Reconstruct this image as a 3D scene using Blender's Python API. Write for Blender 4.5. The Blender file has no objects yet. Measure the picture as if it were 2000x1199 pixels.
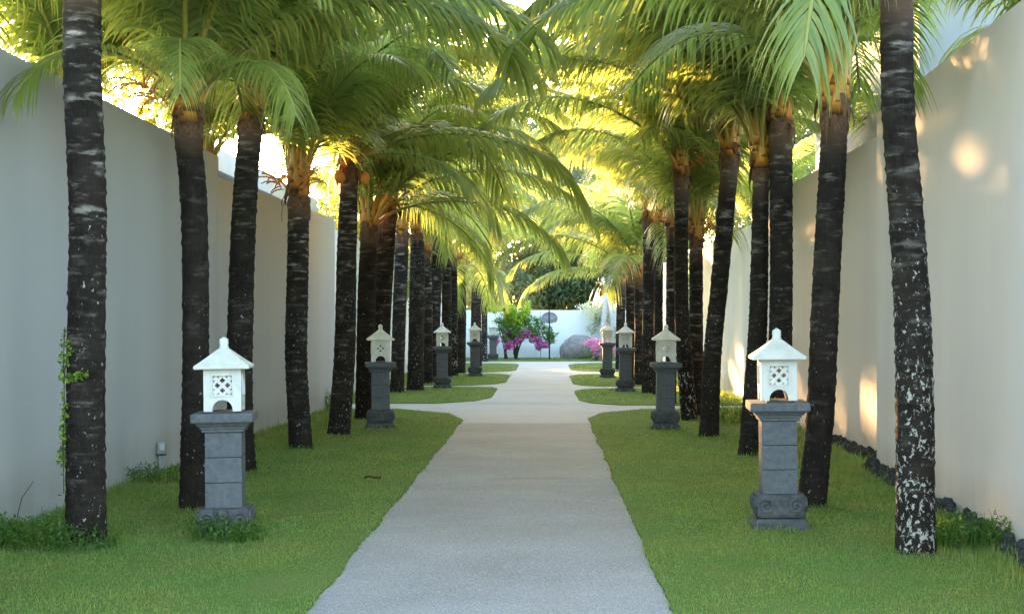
import bpy, bmesh, math, random
import numpy as np
from mathutils import Vector, Matrix

# ------------------------------------------------------------------ camera, light, exposure
S = bpy.context.scene
COL = S.collection
F = 2800.0           # focal length in photo pixels (photo 2000 x 1199)
CX, CY = 1062.0, 625.0
EYE = 1.65
cam = bpy.data.cameras.new('camera')
cam.sensor_width = 36.0
cam.lens = 36.0 * F / 2000.0
cam.shift_x = -(CX - 1000.0) / 2000.0
cam.shift_y = (CY - 599.5) / 2000.0
cam.clip_start = 0.1
cam.clip_end = 3000
camo = bpy.data.objects.new('camera', cam)
camo.location = (0, 0, EYE)
camo.rotation_euler = (math.radians(90), 0, 0)
COL.objects.link(camo)
S.camera = camo

SUN_EL = math.radians(7.8)
SUN_AZ = math.radians(-16.0)          # from +Y (view direction) towards -X is negative
world = bpy.data.worlds.new('World')
S.world = world
world.use_nodes = True
wn = world.node_tree.nodes
wl = world.node_tree.links
wn.clear()
wo = wn.new('ShaderNodeOutputWorld')
bg = wn.new('ShaderNodeBackground')
sky = wn.new('ShaderNodeTexSky')
sky.sky_type = 'NISHITA'
sky.sun_disc = False
sky.sun_elevation = SUN_EL
sky.sun_rotation = SUN_AZ             # clockwise from +Y
sky.altitude = 20
sky.air_density = 1.0
sky.dust_density = 2.2
sky.ozone_density = 1.0
bg.inputs['Strength'].default_value = 0.15
wl.new(sky.outputs[0], bg.inputs[0])
wl.new(bg.outputs[0], wo.inputs[0])
sun = bpy.data.lights.new('sun', 'SUN')
sun.energy = 5.0
sun.angle = math.radians(0.9)
sun.color = (1.0, 0.56, 0.22)
suno = bpy.data.objects.new('sun', sun)
sd = Vector((math.sin(SUN_AZ) * math.cos(SUN_EL), math.cos(SUN_AZ) * math.cos(SUN_EL), math.sin(SUN_EL)))
suno.rotation_euler = sd.to_track_quat('Z', 'Y').to_euler()
suno.location = (-10, 40, 30)
COL.objects.link(suno)
S.view_settings.view_transform = 'Standard'
S.view_settings.look = 'None'
S.view_settings.gamma = 1
S.view_settings.use_curve_mapping = False
S.view_settings.exposure = 4.3
S.cycles.use_denoising = True
S.cycles.max_bounces = 8
S.cycles.diffuse_bounces = 4
S.cycles.transmission_bounces = 6
S.cycles.transparent_max_bounces = 4
S.cycles.sample_clamp_indirect = 6.0

R = random.Random(7)
NR = np.random.default_rng(7)


def gz(py):                     # depth of a ground point seen at photo row py
    return F * EYE / (py - CY)


def gp(px, py):                 # ground point under a photo pixel
    z = gz(py)
    return Vector(((px - CX) / F * z, z, 0))


def at(px, py, y):              # point at depth y seen at a photo pixel
    return Vector(((px - CX) / F * y, y, EYE - (py - CY) / F * y))


# ------------------------------------------------------------------ materials
class NT:
    def __init__(s, name):
        s.m = bpy.data.materials.new(name)
        s.m.use_nodes = True
        s.t = s.m.node_tree
        s.t.nodes.clear()
        s.out = s.n('OutputMaterial')

    def n(s, typ, **kw):
        nd = s.t.nodes.new('ShaderNode' + typ)
        for k, v in kw.items():
            setattr(nd, k, v)
        return nd

    def l(s, a, b):
        s.t.links.new(a, b)

    def coord(s, kind='Object', scale=(1, 1, 1), rand=False):
        tc = s.n('TexCoord')
        mp = s.n('Mapping')
        mp.inputs['Scale'].default_value = scale
        s.l(tc.outputs[kind], mp.inputs[0])
        if rand:
            oi = s.n('ObjectInfo')
            cb = s.n('CombineXYZ')
            mu = s.n('Math', operation='MULTIPLY')
            mu.inputs[1].default_value = 37.0
            s.l(oi.outputs['Random'], mu.inputs[0])
            for i in range(3):
                s.l(mu.outputs[0], cb.inputs[i])
            s.l(cb.outputs[0], mp.inputs['Location'])
        return mp.outputs[0]

    def noise(s, vec, scale, detail=4, rough=0.6):
        nd = s.n('TexNoise')
        nd.inputs['Scale'].default_value = scale
        nd.inputs['Detail'].default_value = detail
        nd.inputs['Roughness'].default_value = rough
        if vec is not None:
            s.l(vec, nd.inputs['Vector'])
        return nd.outputs[0]

    def ramp(s, fac, stops):
        nd = s.n('ValToRGB')
        e = nd.color_ramp.elements
        while len(e) < len(stops):
            e.new(0.5)
        for i, (p, c) in enumerate(stops):
            e[i].position = p
            e[i].color = (c, c, c, 1) if isinstance(c, (int, float)) else (*c, 1)
        s.l(fac, nd.inputs[0])
        return nd.outputs[0]

    def mix(s, fac, a, b, mode='MIX'):
        nd = s.n('Mix', data_type='RGBA', blend_type=mode)
        for k, v in ((0, fac), (6, a), (7, b)):
            if isinstance(v, (int, float)):
                nd.inputs[k].default_value = v if k == 0 else (v, v, v, 1)
            elif isinstance(v, tuple):
                nd.inputs[k].default_value = (*v, 1)
            else:
                s.l(v, nd.inputs[k])
        return nd.outputs[2]

    def math(s, op, a, b=None):
        nd = s.n('Math', operation=op)
        for i, v in enumerate((a, b)):
            if v is None:
                continue
            if isinstance(v, (int, float)):
                nd.inputs[i].default_value = v
            else:
                s.l(v, nd.inputs[i])
        return nd.outputs[0]

    def attr(s, name, typ='GEOMETRY', out='Fac'):
        nd = s.n('Attribute', attribute_type=typ, attribute_name=name)
        return nd.outputs[out]

    def bsdf(s, col, rough=0.7, spec=0.5, bump=None, bs=0.3, bd=0.02):
        b = s.n('BsdfPrincipled')
        if isinstance(col, tuple):
            b.inputs['Base Color'].default_value = (*col, 1)
        else:
            s.l(col, b.inputs['Base Color'])
        if isinstance(rough, (int, float)):
            b.inputs['Roughness'].default_value = rough
        else:
            s.l(rough, b.inputs['Roughness'])
        b.inputs['Specular IOR Level'].default_value = spec
        if bump is not None:
            bn = s.n('Bump')
            bn.inputs['Strength'].default_value = bs
            bn.inputs['Distance'].default_value = bd
            s.l(bump, bn.inputs['Height'])
            s.l(bn.outputs[0], b.inputs['Normal'])
        s.l(b.outputs[0], s.out.inputs[0])
        return b

    def leaf(s, col, tcol, tfac=0.45, rough=0.4, spec=0.5):
        b = s.bsdf(col, rough, spec)
        tr = s.n('BsdfTranslucent')
        if isinstance(tcol, tuple):
            tr.inputs[0].default_value = (*tcol, 1)
        else:
            s.l(tcol, tr.inputs[0])
        mx = s.n('MixShader')
        mx.inputs[0].default_value = tfac
        s.l(b.outputs[0], mx.inputs[1])
        s.l(tr.outputs[0], mx.inputs[2])
        s.l(mx.outputs[0], s.out.inputs[0])


def simple(name, col, rough=0.7, var=0.25, scale=8, bs=0.2, bd=0.01, rand=True, spec=0.4):
    m = NT(name)
    v = m.coord('Object', rand=rand)
    nz = m.noise(v, scale, 6)
    c = m.mix(m.ramp(nz, [(0.3, 0.0), (0.7, 1.0)]), tuple(x * (1 - var) for x in col), tuple(min(1, x * (1 + var)) for x in col))
    m.bsdf(c, rough, spec, nz, bs, bd)
    return m.m


def mat_frond():
    m = NT('palm_leaf')
    oi = m.n('ObjectInfo')
    t = m.attr('tint')
    a = m.attr('along')
    base = m.mix(t, (0.110, 0.162, 0.056), (0.185, 0.220, 0.075))
    base = m.mix(m.math('MULTIPLY', oi.outputs['Random'], 0.55), base, (0.13, 0.15, 0.022))
    tip = m.math('MULTIPLY', m.ramp(a, [(0.72, 0.0), (1.0, 1.0)]), m.ramp(t, [(0.35, 0.0), (0.8, 0.8)]))
    base = m.mix(tip, base, (0.26, 0.19, 0.045))
    tr = m.mix(t, (0.37, 0.52, 0.12), (0.56, 0.63, 0.14))
    tr = m.mix(tip, tr, (0.5, 0.36, 0.05))
    m.leaf(base, tr, 0.5, 0.30, 0.6)
    return m.m


def mat_rachis():
    m = NT('palm_rachis')
    a = m.attr('along')
    v = m.coord('Object', rand=True)
    nz = m.noise(v, 30, 4)
    c = m.ramp(a, [(0.0, (0.13, 0.05, 0.015)), (0.02, (0.50, 0.20, 0.025)), (0.055, (0.42, 0.23, 0.03)), (0.10, (0.22, 0.20, 0.035)), (0.5, (0.17, 0.19, 0.035)), (1.0, (0.16, 0.18, 0.03))])
    c = m.mix(m.math('MULTIPLY', m.ramp(nz, [(0.4, 0.0), (0.75, 1.0)]), 0.45), c, (0.12, 0.07, 0.03))
    m.bsdf(c, 0.45, 0.4, nz, 0.15, 0.01)
    return m.m


def mat_bark():
    m = NT('palm_bark')
    h = m.attr('height')
    ring = m.attr('ring')
    pale = m.attr('pale', 'OBJECT')
    lich = m.attr('lichen', 'OBJECT')
    v = m.coord('Object', (1, 1, 1), True)
    vs = m.coord('Object', (1.0, 1.0, 5.0), True)
    vf = m.coord('Object', (1.0, 1.0, 0.16), True)
    n1 = m.noise(v, 5, 6)
    nf = m.noise(vf, 75, 5, 0.7)          # vertical fibre cracks
    nh = m.noise(vs, 4.6, 6, 0.6)        # horizontal streaks
    base = m.mix(m.ramp(n1, [(0.3, 0.0), (0.7, 1.0)]), (0.007, 0.0058, 0.005), (0.026, 0.020, 0.016))
    base = m.mix(m.ramp(nf, [(0.42, 0.0), (0.75, 0.8)]), base, (0.030, 0.024, 0.020))
    # brown young wood under the crown
    base = m.mix(m.ramp(h, [(0.90, 0.0), (1.0, 0.85)]), base, (0.11, 0.066, 0.045))
    # pale leaf-scar streaks, strongest at the ring edges and higher up
    st = m.ramp(nh, [(0.46, 0.0), (0.58, 1.0)])
    st = m.math('MULTIPLY', st, m.ramp(ring, [(0.05, 0.16), (0.6, 1.0)]))
    up = m.ramp(h, [(0.05, 0.12), (0.42, 0.42), (0.85, 1.0)])
    st = m.math('MULTIPLY', m.math('MULTIPLY', st, up), pale)
    nbk = m.noise(m.coord('Object', (1.6, 1.6, 2.6), True), 3.2, 4, 0.6)
    st = m.math('MULTIPLY', st, m.ramp(nbk, [(0.45, 0.04), (0.62, 1.0)]))
    base = m.mix(st, base, (0.31, 0.275, 0.245))
    # white lichen blotches, denser near the ground
    vl = m.coord('Object', (1.0, 1.0, 0.75), True)
    ls = m.noise(vl, 30, 5, 0.62)
    nm = m.noise(v, 3.2, 4)
    dens = m.math('MULTIPLY', m.ramp(h, [(0.0, 1.0), (0.28, 0.7), (0.66, 0.0)]), lich)
    dens = m.math('MULTIPLY', dens, m.ramp(nm, [(0.36, 0.2), (0.60, 1.0)]))
    lv = m.math('ADD', ls, m.math('MULTIPLY', m.math('POWER', dens, 0.9), 0.17))
    has = m.math('GREATER_THAN', dens, 0.01)
    base = m.mix(m.math('MULTIPLY', m.ramp(lv, [(0.65, 0.0), (0.71, 1.0)]), has), base, (0.36, 0.34, 0.31))
    hgt = m.math('ADD', m.math('MULTIPLY', nf, 0.6), m.math('MULTIPLY', nh, 0.8))
    m.bsdf(base, 0.92, 0.12, hgt, 0.7, 0.02)
    return m.m


def mat_wall(name, col, streak=0.07):
    m = NT(name)
    v = m.coord('Object')
    vs = m.coord('Object', (1, 1, 0.05))
    ns = m.noise(vs, 1.6, 4)
    nb = m.noise(v, 0.5, 4)
    nf = m.noise(v, 60, 4)
    c = m.mix(m.math('MULTIPLY', m.ramp(ns, [(0.42, 0.0), (0.75, 1.0)]), streak * 3), col, tuple(x * 0.72 for x in col))
    c = m.mix(m.math('MULTIPLY', m.ramp(nb, [(0.4, 0.0), (0.7, 1.0)]), streak * 2), c, (col[0] * 0.86, col[1] * 0.84, col[2] * 0.80))
    # splash-back dirt just above the soil
    sx = m.n('SeparateXYZ')
    m.l(m.coord('Object'), sx.inputs[0])
    dz = m.math('ADD', sx.outputs[2], m.math('MULTIPLY', nb, -0.5))
    dirt = m.ramp(dz, [(0.0, 0.55), (0.28, 0.0)])
    c = m.mix(m.math('MULTIPLY', dirt, ns), c, (0.20, 0.17, 0.12))
    m.bsdf(c, 0.85, 0.2, m.math('ADD', nf, m.math('MULTIPLY', nb, 2.0)), 0.12, 0.01)
    return m.m


def mat_path():
    m = NT('path_washed_concrete')
    v = m.coord('Object')
    n1 = m.noise(v, 0.9, 5)
    n2 = m.noise(v, 62, 3, 0.7)
    n3 = m.noise(v, 95, 2, 0.7)
    vo = m.n('TexVoronoi', feature='F1')
    vo.inputs['Scale'].default_value = 100
    m.l(v, vo.inputs['Vector'])
    c = m.mix(m.ramp(n1, [(0.3, 0.0), (0.72, 1.0)]), (0.228, 0.217, 0.224), (0.315, 0.302, 0.313))
    c = m.mix(m.ramp(n2, [(0.36, 0.9), (0.47, 0.0)]), c, (0.11, 0.10, 0.10))
    c = m.mix(m.ramp(n3, [(0.58, 0.0), (0.70, 0.8)]), c, (0.58, 0.56, 0.55))
    pc = m.n('SeparateColor')
    m.l(vo.outputs['Color'], pc.inputs[0])
    c = m.mix(m.ramp(pc.outputs[0], [(0.0, 0.42), (0.22, 0.0)]), c, (0.10, 0.095, 0.095))
    c = m.mix(m.ramp(pc.outputs[1], [(0.78, 0.0), (1.0, 0.4)]), c, (0.60, 0.585, 0.58))
    # older, greyer-brown pour between the near end and the first crossing
    sx = m.n('SeparateXYZ')
    m.l(v, sx.inputs[0])
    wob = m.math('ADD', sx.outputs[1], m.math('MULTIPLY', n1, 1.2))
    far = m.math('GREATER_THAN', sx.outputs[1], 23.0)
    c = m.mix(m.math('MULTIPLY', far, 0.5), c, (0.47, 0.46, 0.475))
    st = m.ramp(m.noise(m.coord('Object', (0.6, 1, 1)), 0.55, 4), [(0.5, 0.0), (0.72, 1.0)])
    c = m.mix(m.math('MULTIPLY', st, 0.35), c, (0.20, 0.17, 0.155))
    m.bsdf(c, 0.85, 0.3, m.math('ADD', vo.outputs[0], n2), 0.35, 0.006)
    return m.m


def mat_soil():
    m = NT('lawn_soil')
    v = m.coord('Object')
    n1 = m.noise(v, 1.1, 5)
    n2 = m.noise(v, 45, 4)
    c = m.mix(m.ramp(n1, [(0.35, 0.0), (0.65, 1.0)]), (0.085, 0.135, 0.030), (0.130, 0.150, 0.045))
    c = m.mix(m.ramp(n2, [(0.4, 0.0), (0.7, 1.0)]), c, (0.095, 0.155, 0.034))
    m.bsdf(c, 0.95, 0.1, n2, 0.6, 0.02)
    return m.m


def mat_grass():
    m = NT('grass_blade')
    t = m.attr('tint')
    geo = m.n('NewGeometry')
    mp = m.n('Mapping')
    m.l(geo.outputs['Position'], mp.inputs[0])
    n1 = m.noise(mp.outputs[0], 0.8, 6, 0.68)
    n2 = m.noise(mp.outputs[0], 2.2, 6, 0.7)
    c = m.mix(t, (0.098, 0.190, 0.042), (0.180, 0.285, 0.075))
    c = m.mix(m.math('MULTIPLY', m.ramp(n1, [(0.40, 0.0), (0.62, 1.0)]), 0.75), c, (0.26, 0.26, 0.065))
    c = m.mix(m.math('MULTIPLY', m.ramp(n2, [(0.55, 0.0), (0.70, 1.0)]), 0.55), c, (0.19, 0.155, 0.065))
    tr = m.mix(0.5, m.mix(1.0, c, 2.2, 'MULTIPLY'), (0.22, 0.33, 0.03))
    m.leaf(c, tr, 0.35, 0.55, 0.3)
    return m.m


def mat_leafy(name, c1, c2, t1, tf=0.4, rough=0.45):
    m = NT(name)
    t = m.attr('tint')
    c = m.mix(t, c1, c2)
    m.leaf(c, t1, tf, rough, 0.4)
    return m.m


M = {}
M['frond'] = mat_frond()
M['rachis'] = mat_rachis()
M['bark'] = mat_bark()
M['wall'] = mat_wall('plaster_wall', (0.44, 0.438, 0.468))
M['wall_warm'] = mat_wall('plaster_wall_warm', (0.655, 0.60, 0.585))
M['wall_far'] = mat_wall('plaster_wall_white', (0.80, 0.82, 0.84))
M['path'] = mat_path()
M['soil'] = mat_soil()
M['grass'] = mat_grass()
M['stone'] = simple('andesite_stone', (0.088, 0.093, 0.104), 0.88, 0.22, 22, 0.45, 0.008)
M['carved'] = simple('andesite_carved', (0.062, 0.064, 0.068), 0.9, 0.45, 16, 0.6, 0.012)
M['white'] = simple('white_cast_stone', (0.54, 0.53, 0.505), 0.85, 0.13, 7, 0.15, 0.004)
M['cream'] = simple('weathered_cast_stone', (0.60, 0.58, 0.53), 0.8, 0.18, 11, 0.2, 0.005)
M['tray'] = simple('dark_tray', (0.02, 0.02, 0.022), 0.5, 0.2, 10, 0.1)
M['fibre'] = simple('palm_fibre', (0.115, 0.058, 0.030), 0.9, 0.55, 26, 0.8, 0.03)
M['coconut'] = simple('orange_coconut', (0.55, 0.20, 0.035), 0.4, 0.2, 6, 0.05)
M['flowerstalk'] = simple('palm_flower_stalk', (0.42, 0.17, 0.045), 0.6, 0.3, 20, 0.2)
M['blackrock'] = simple('black_lava_stone', (0.030, 0.030, 0.030), 0.9, 0.5, 18, 0.9, 0.03)
M['boulder'] = simple('grey_boulder', (0.21, 0.19, 0.185), 0.85, 0.35, 5, 0.8, 0.05)
M['metal'] = simple('grey_metal', (0.22, 0.24, 0.25), 0.5, 0.2, 12, 0.1)
M['blackmetal'] = simple('black_metal', (0.015, 0.016, 0.018), 0.5, 0.2, 12, 0.1)
M['sign'] = simple('grey_sign_stone', (0.20, 0.21, 0.22), 0.8, 0.2, 9, 0.2)
M['paleline'] = simple('pale_lettering', (0.5, 0.5, 0.5), 0.8, 0.1, 9, 0.1)
M['deadleaf'] = simple('dead_leaf', (0.10, 0.052, 0.026), 0.85, 0.4, 20, 0.3)
M['wood'] = simple('shrub_stem', (0.07, 0.052, 0.038), 0.9, 0.35, 14, 0.5)
M['palewood'] = simple('bleached_wood', (0.50, 0.47, 0.44), 0.85, 0.2, 10, 0.4, 0.02)
M['fascia'] = simple('white_fascia', (0.50, 0.52, 0.54), 0.7, 0.06, 3, 0.05)
M['fascia_grey'] = simple('grey_fascia', (0.36, 0.37, 0.39), 0.7, 0.1, 3, 0.05)
M['glass'] = simple('dark_window', (0.03, 0.04, 0.045), 0.15, 0.1, 2, 0.02)
M['house'] = simple('pale_house_render', (0.24, 0.25, 0.26), 0.85, 0.07, 1.5, 0.1)
M['weed'] = mat_leafy('weed_leaf', (0.030, 0.085, 0.014), (0.080, 0.150, 0.028), (0.17, 0.33, 0.03))
M['vine'] = mat_leafy('vine_leaf', (0.06, 0.15, 0.015), (0.20, 0.30, 0.03), (0.30, 0.45, 0.03))
M['bougleaf'] = mat_leafy('bougainvillea_leaf', (0.05, 0.14, 0.03), (0.13, 0.23, 0.06), (0.26, 0.44, 0.08))
M['lime'] = mat_leafy('lime_leaf', (0.20, 0.34, 0.02), (0.36, 0.48, 0.04), (0.45, 0.6, 0.04))
M['magenta'] = mat_leafy('magenta_flower', (0.52, 0.07, 0.36), (0.74, 0.26, 0.56), (0.75, 0.12, 0.55))
M['pink'] = mat_leafy('pink_flower', (0.78, 0.26, 0.48), (0.88, 0.48, 0.66), (0.9, 0.45, 0.62))
M['whiteflower'] = mat_leafy('cream_flower', (0.74, 0.72, 0.50), (0.86, 0.84, 0.66), (0.8, 0.8, 0.55))
M['paleleaf'] = mat_leafy('silver_leaf', (0.26, 0.33, 0.22), (0.46, 0.50, 0.36), (0.45, 0.5, 0.3))
M['darkleaf'] = mat_leafy('dark_tree_leaf', (0.030, 0.060, 0.026), (0.060, 0.095, 0.045), (0.08, 0.15, 0.04), 0.3)
M['greyleaf'] = mat_leafy('grey_green_leaf', (0.085, 0.115, 0.06), (0.15, 0.18, 0.09), (0.22, 0.26, 0.09), 0.35)
M['goldleaf'] = mat_leafy('yellow_green_leaf', (0.10, 0.14, 0.02), (0.19, 0.21, 0.03), (0.45, 0.46, 0.05), 0.5)


# ------------------------------------------------------------------ helpers
def link(name, mesh, mat=None, parent=None, loc=None, rot=None, **props):
    o = bpy.data.objects.new(name, mesh)
    COL.objects.link(o)
    if mat is not None and mesh is not None and not mesh.materials:
        mesh.materials.append(mat)
    if parent is not None:
        o.parent = parent
    if loc is not None:
        o.location = loc
    if rot is not None:
        o.rotation_euler = rot
    for k, v in props.items():
        o[k] = v
    return o


def thing(name, label, cat, loc=(0, 0, 0), group=None, rot=None):
    o = link(name, None, None, None, loc, rot, label=label, category=cat)
    o.empty_display_size = 0.1
    if group:
        o['group'] = group
    return o


def mesh_from(name, verts, faces, smooth=False, attrs=None):
    me = bpy.data.meshes.new(name)
    me.from_pydata([tuple(v) for v in verts], [], faces)
    if attrs:
        for k, vals in attrs.items():
            a = me.attributes.new(k, 'FLOAT', 'POINT')
            a.data.foreach_set('value', np.asarray(vals, dtype=np.float32))
    if smooth:
        me.polygons.foreach_set('use_smooth', [True] * len(me.polygons))
    me.update()
    return me


def np_mesh(name, verts, faces, attrs=None, smooth=False):
    """faces: (n,3) or (n,4) int array"""
    me = bpy.data.meshes.new(name)
    verts = np.asarray(verts, dtype=np.float32)
    faces = np.asarray(faces, dtype=np.int32)
    k = faces.shape[1]
    me.vertices.add(len(verts))
    me.vertices.foreach_set('co', verts.ravel())
    me.loops.add(faces.size)
    me.loops.foreach_set('vertex_index', faces.ravel())
    me.polygons.add(len(faces))
    me.polygons.foreach_set('loop_start', np.arange(0, faces.size, k, dtype=np.int32))
    if smooth:
        me.polygons.foreach_set('use_smooth', np.ones(len(faces), dtype=bool))
    me.update(calc_edges=True)
    me.validate()
    if attrs:
        for kk, vals in attrs.items():
            a = me.attributes.new(kk, 'FLOAT', 'POINT')
            a.data.foreach_set('value', np.asarray(vals, dtype=np.float32))
    return me


def bm_mesh(name, bm, smooth=False):
    me = bpy.data.meshes.new(name)
    bm.normal_update()
    bm.to_mesh(me)
    bm.free()
    if smooth:
        me.polygons.foreach_set('use_smooth', [True] * len(me.polygons))
    return me


def add_box(bm, cx, cy, cz, sx, sy, sz, bevel=0.0, taper=None):
    """box centred on cx,cy with base at cz; taper = (top x, top y) half-size factor"""
    vs = []
    for k, z in enumerate((cz, cz + sz)):
        f = (1, 1) if (taper is None or k == 0) else taper
        for x, y in ((-1, -1), (1, -1), (1, 1), (-1, 1)):
            vs.append(bm.verts.new((cx + x * sx / 2 * f[0], cy + y * sy / 2 * f[1], z)))
    fs = [(3, 2, 1, 0), (4, 5, 6, 7), (0, 1, 5, 4), (1, 2, 6, 5), (2, 3, 7, 6), (3, 0, 4, 7)]
    faces = [bm.faces.new([vs[i] for i in f]) for f in fs]
    if bevel:
        ed = list({e for f in faces for e in f.edges})
        bmesh.ops.bevel(bm, geom=ed, offset=bevel, segments=2, affect='EDGES', profile=0.5)


def box_mesh(name, *a, **k):
    bm = bmesh.new()
    add_box(bm, *a, **k)
    return bm_mesh(name, bm)


def tube(pts, radii, seg=8, cap=True):
    """verts, faces of a tube along pts"""
    V, Fc = [], []
    n = len(pts)
    prev = None
    for i in range(n):
        t = (pts[min(i + 1, n - 1)] - pts[max(i - 1, 0)]).normalized()
        if prev is None:
            a = Vector((1, 0, 0)) if abs(t.x) < 0.9 else Vector((0, 1, 0))
            u = t.cross(a).normalized()
        else:
            u = (prev - t * prev.dot(t)).normalized()
        prev = u
        w = t.cross(u)
        for k in range(seg):
            an = 2 * math.pi * k / seg
            V.append(pts[i] + (u * math.cos(an) + w * math.sin(an)) * radii[i])
    for i in range(n - 1):
        for k in range(seg):
            k2 = (k + 1) % seg
            Fc.append((i * seg + k, i * seg + k2, (i + 1) * seg + k2, (i + 1) * seg + k))
    if cap:
        Fc.append(tuple(range(seg - 1, -1, -1)))
        Fc.append(tuple((n - 1) * seg + k for k in range(seg)))
    return V, Fc


def join(parts):
    V, Fc = [], []
    for v, f in parts:
        o = len(V)
        V += list(v)
        Fc += [tuple(i + o for i in q) for q in f]
    return V, Fc


def curve_mesh(name, outlines, depth, bevel=0.0):
    """flat filled outline with holes (first loop is the rim), in the XZ plane, thickness depth along Y"""
    cu = bpy.data.curves.new(name, 'CURVE')
    cu.dimensions = '2D'
    cu.fill_mode = 'BOTH'
    cu.extrude = depth / 2
    cu.bevel_depth = bevel
    for lp in outlines:
        sp = cu.splines.new('POLY')
        sp.points.add(len(lp) - 1)
        for p, (x, y) in zip(sp.points, lp):
            p.co = (x, y, 0, 1)
        sp.use_cyclic_u = True
    tmp = bpy.data.objects.new('tmp', cu)
    COL.objects.link(tmp)
    dg = bpy.context.evaluated_depsgraph_get()
    me = bpy.data.meshes.new_from_object(tmp.evaluated_get(dg))
    COL.objects.unlink(tmp)
    bpy.data.objects.remove(tmp)
    me.name = name
    me.transform(Matrix.Rotation(math.radians(90), 4, 'X'))
    return me


# ------------------------------------------------------------------ ground, path, lawns
gm = np_mesh('ground', [(-400, -60, -0.06), (400, -60, -0.06), (400, 700, -0.06), (-400, 700, -0.06)], [(0, 1, 2, 3)])
link('ground', gm, M['soil'], kind='structure')
PW0, PW1 = -4.0, 3.6
pm = np_mesh('path', [(-9, -6, 0), (9, -6, 0), (9, 57.2, 0), (-9, 57.2, 0)], [(0, 1, 2, 3)])
path_o = link('path', pm, M['path'], kind='structure')

# dark hairline crack across the path
cv = []
cz = gz(934)
for i in range(19):
    x = -0.47 + i * 0.048
    w = 0.010 * math.sin(math.pi * i / 18) + 0.003
    yj = cz + R.uniform(-0.014, 0.014)
    cv += [(x, yj - w * 1.6, 0.004), (x, yj + w * 1.6, 0.004)]
cf = [(2 * i, 2 * i + 2, 2 * i + 3, 2 * i + 1) for i in range(18)]
link('crack', mesh_from('crack', cv, cf), M['blackmetal'], path_o)


def smooth_loop(pts, it=3):
    pts = [Vector((p[0], p[1], 0)) for p in pts]
    for _ in range(it):
        q = []
        n = len(pts)
        for i in range(n):
            a, b = pts[i], pts[(i + 1) % n]
            q.append(a * 0.75 + b * 0.25)
            q.append(a * 0.25 + b * 0.75)
        pts = q
    return pts


def island(side, y0, y1, tip, edge, c0, c1, near_open=False, edge_top=None):
    """lawn bed: side -1 left / +1 right, edge = x of the path side, c0/c1 = corner length, tip = extra flare"""
    xo = side * 9.0
    ex = edge
    et = edge if edge_top is None else edge_top
    pts = []
    if near_open:
        pts += [(xo, y0), (ex - side * 0.02, y0)]
        k = 26
        for i in range(1, k):
            f = i / k
            pts.append((ex + (et - ex) * f + math.sin(i * 2.1 + side) * 0.012, y0 + (y1 - c1 - y0) * f))
    else:
        pts += [(xo, y0 + 0.10), (ex + side * c0 * 1.1, y0 + 0.05), (ex + side * c0 * 0.45, y0 + 0.12), (ex + side * c0 * 0.12, y0 + c0 * 0.45), (ex, y0 + c0)]
    pts += [(et, y1 - c1), (et + side * c1 * 0.12, y1 - c1 * 0.45), (et + side * c1 * 0.45, y1 - 0.12), (et + side * c1 * 1.1, y1 - 0.05), (xo, y1 - 0.1)]
    # densify so that the smoothing keeps the long sides straight
    d = []
    n = len(pts)
    for i in range(n):
        a, b = Vector(pts[i]), Vector(pts[(i + 1) % n])
        L = (b - a).length
        m = max(1, int(L / 0.16))
        for j in range(m):
            d.append(a.lerp(b, j / m))
    q = smooth_loop(d, 1)
    # ragged turf edge
    for i, p in enumerate(q):
        if abs(p.x) < 8.5:
            p.x += 0.006 * math.sin(p.y * 1.1 + side) + 0.004 * math.sin(p.y * 3.1 + 1.3 * side) + R.uniform(-0.010, 0.010)
            p.y += 0.03 * math.sin(p.x * 4.1) + R.uniform(-0.012, 0.012)
    return q


def lawn_height(x, y):
    """gentle rise of the turf towards the walls"""
    a = 0.03
    if x < 0:
        a += max(0.0, min(1.0, (-x - 2.4) / 1.7)) * 0.07
    else:
        a += max(0.0, min(1.0, (x - 2.2) / 1.5)) * 0.05
    return a


ISL = [
    ('left', island(-1, 4.0, 26.6, 0, -1.34, 2.2, 3.0, True, -1.33)),
    ('left', island(-1, 28.2, 35.3, 0, -1.12, 2.2, 1.0, False, -1.10)),
    ('left', island(-1, 36.1, 44.2, 0, -1.00, 1.8, 1.5)),
    ('left', island(-1, 45.2, 54.6, 0, -0.92, 1.8, 1.8)),
    ('right', island(1, 4.0, 26.6, 0, 0.72, 2.2, 2.6, True, 0.74)),
    ('right', island(1, 27.6, 34.6, 0, 0.72, 1.8, 1.4)),
    ('right', island(1, 35.4, 44.0, 0, 0.76, 1.6, 2.0)),
    ('right', island(1, 45.6, 55.0, 0, 0.90, 1.6, 2.4)),
    ('far', [Vector((-9, 57.2, 0)), Vector((9, 57.2, 0)), Vector((9, 62.5, 0)), Vector((-9, 62.5, 0))]),
]
for nm, lp in ISL:
    bm = bmesh.new()
    top = [bm.verts.new((p.x, p.y, 0.014)) for p in lp]
    bot = [bm.verts.new((p.x, p.y, -0.03)) for p in lp]
    f = bm.faces.new(top)
    if f.normal.z < 0:
        f.normal_flip()
    n = len(lp)
    for i in range(n):
        bm.faces.new((bot[i], bot[(i + 1) % n], top[(i + 1) % n], top[i]))
    bmesh.ops.triangulate(bm, faces=[f])
    bmesh.ops.recalc_face_normals(bm, faces=bm.faces)
    link('lawn', bm_mesh('lawn', bm), M['soil'], kind='structure')


def in_poly(px, py, poly):
    x = np.array([p.x for p in poly])
    y = np.array([p.y for p in poly])
    ins = np.zeros(len(px), bool)
    n = len(x)
    j = n - 1
    for i in range(n):
        c = ((y[i] > py) != (y[j] > py)) & (px < (x[j] - x[i]) * (py - y[i]) / (y[j] - y[i] + 1e-12) + x[i])
        ins ^= c
        j = i
    return ins


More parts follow.
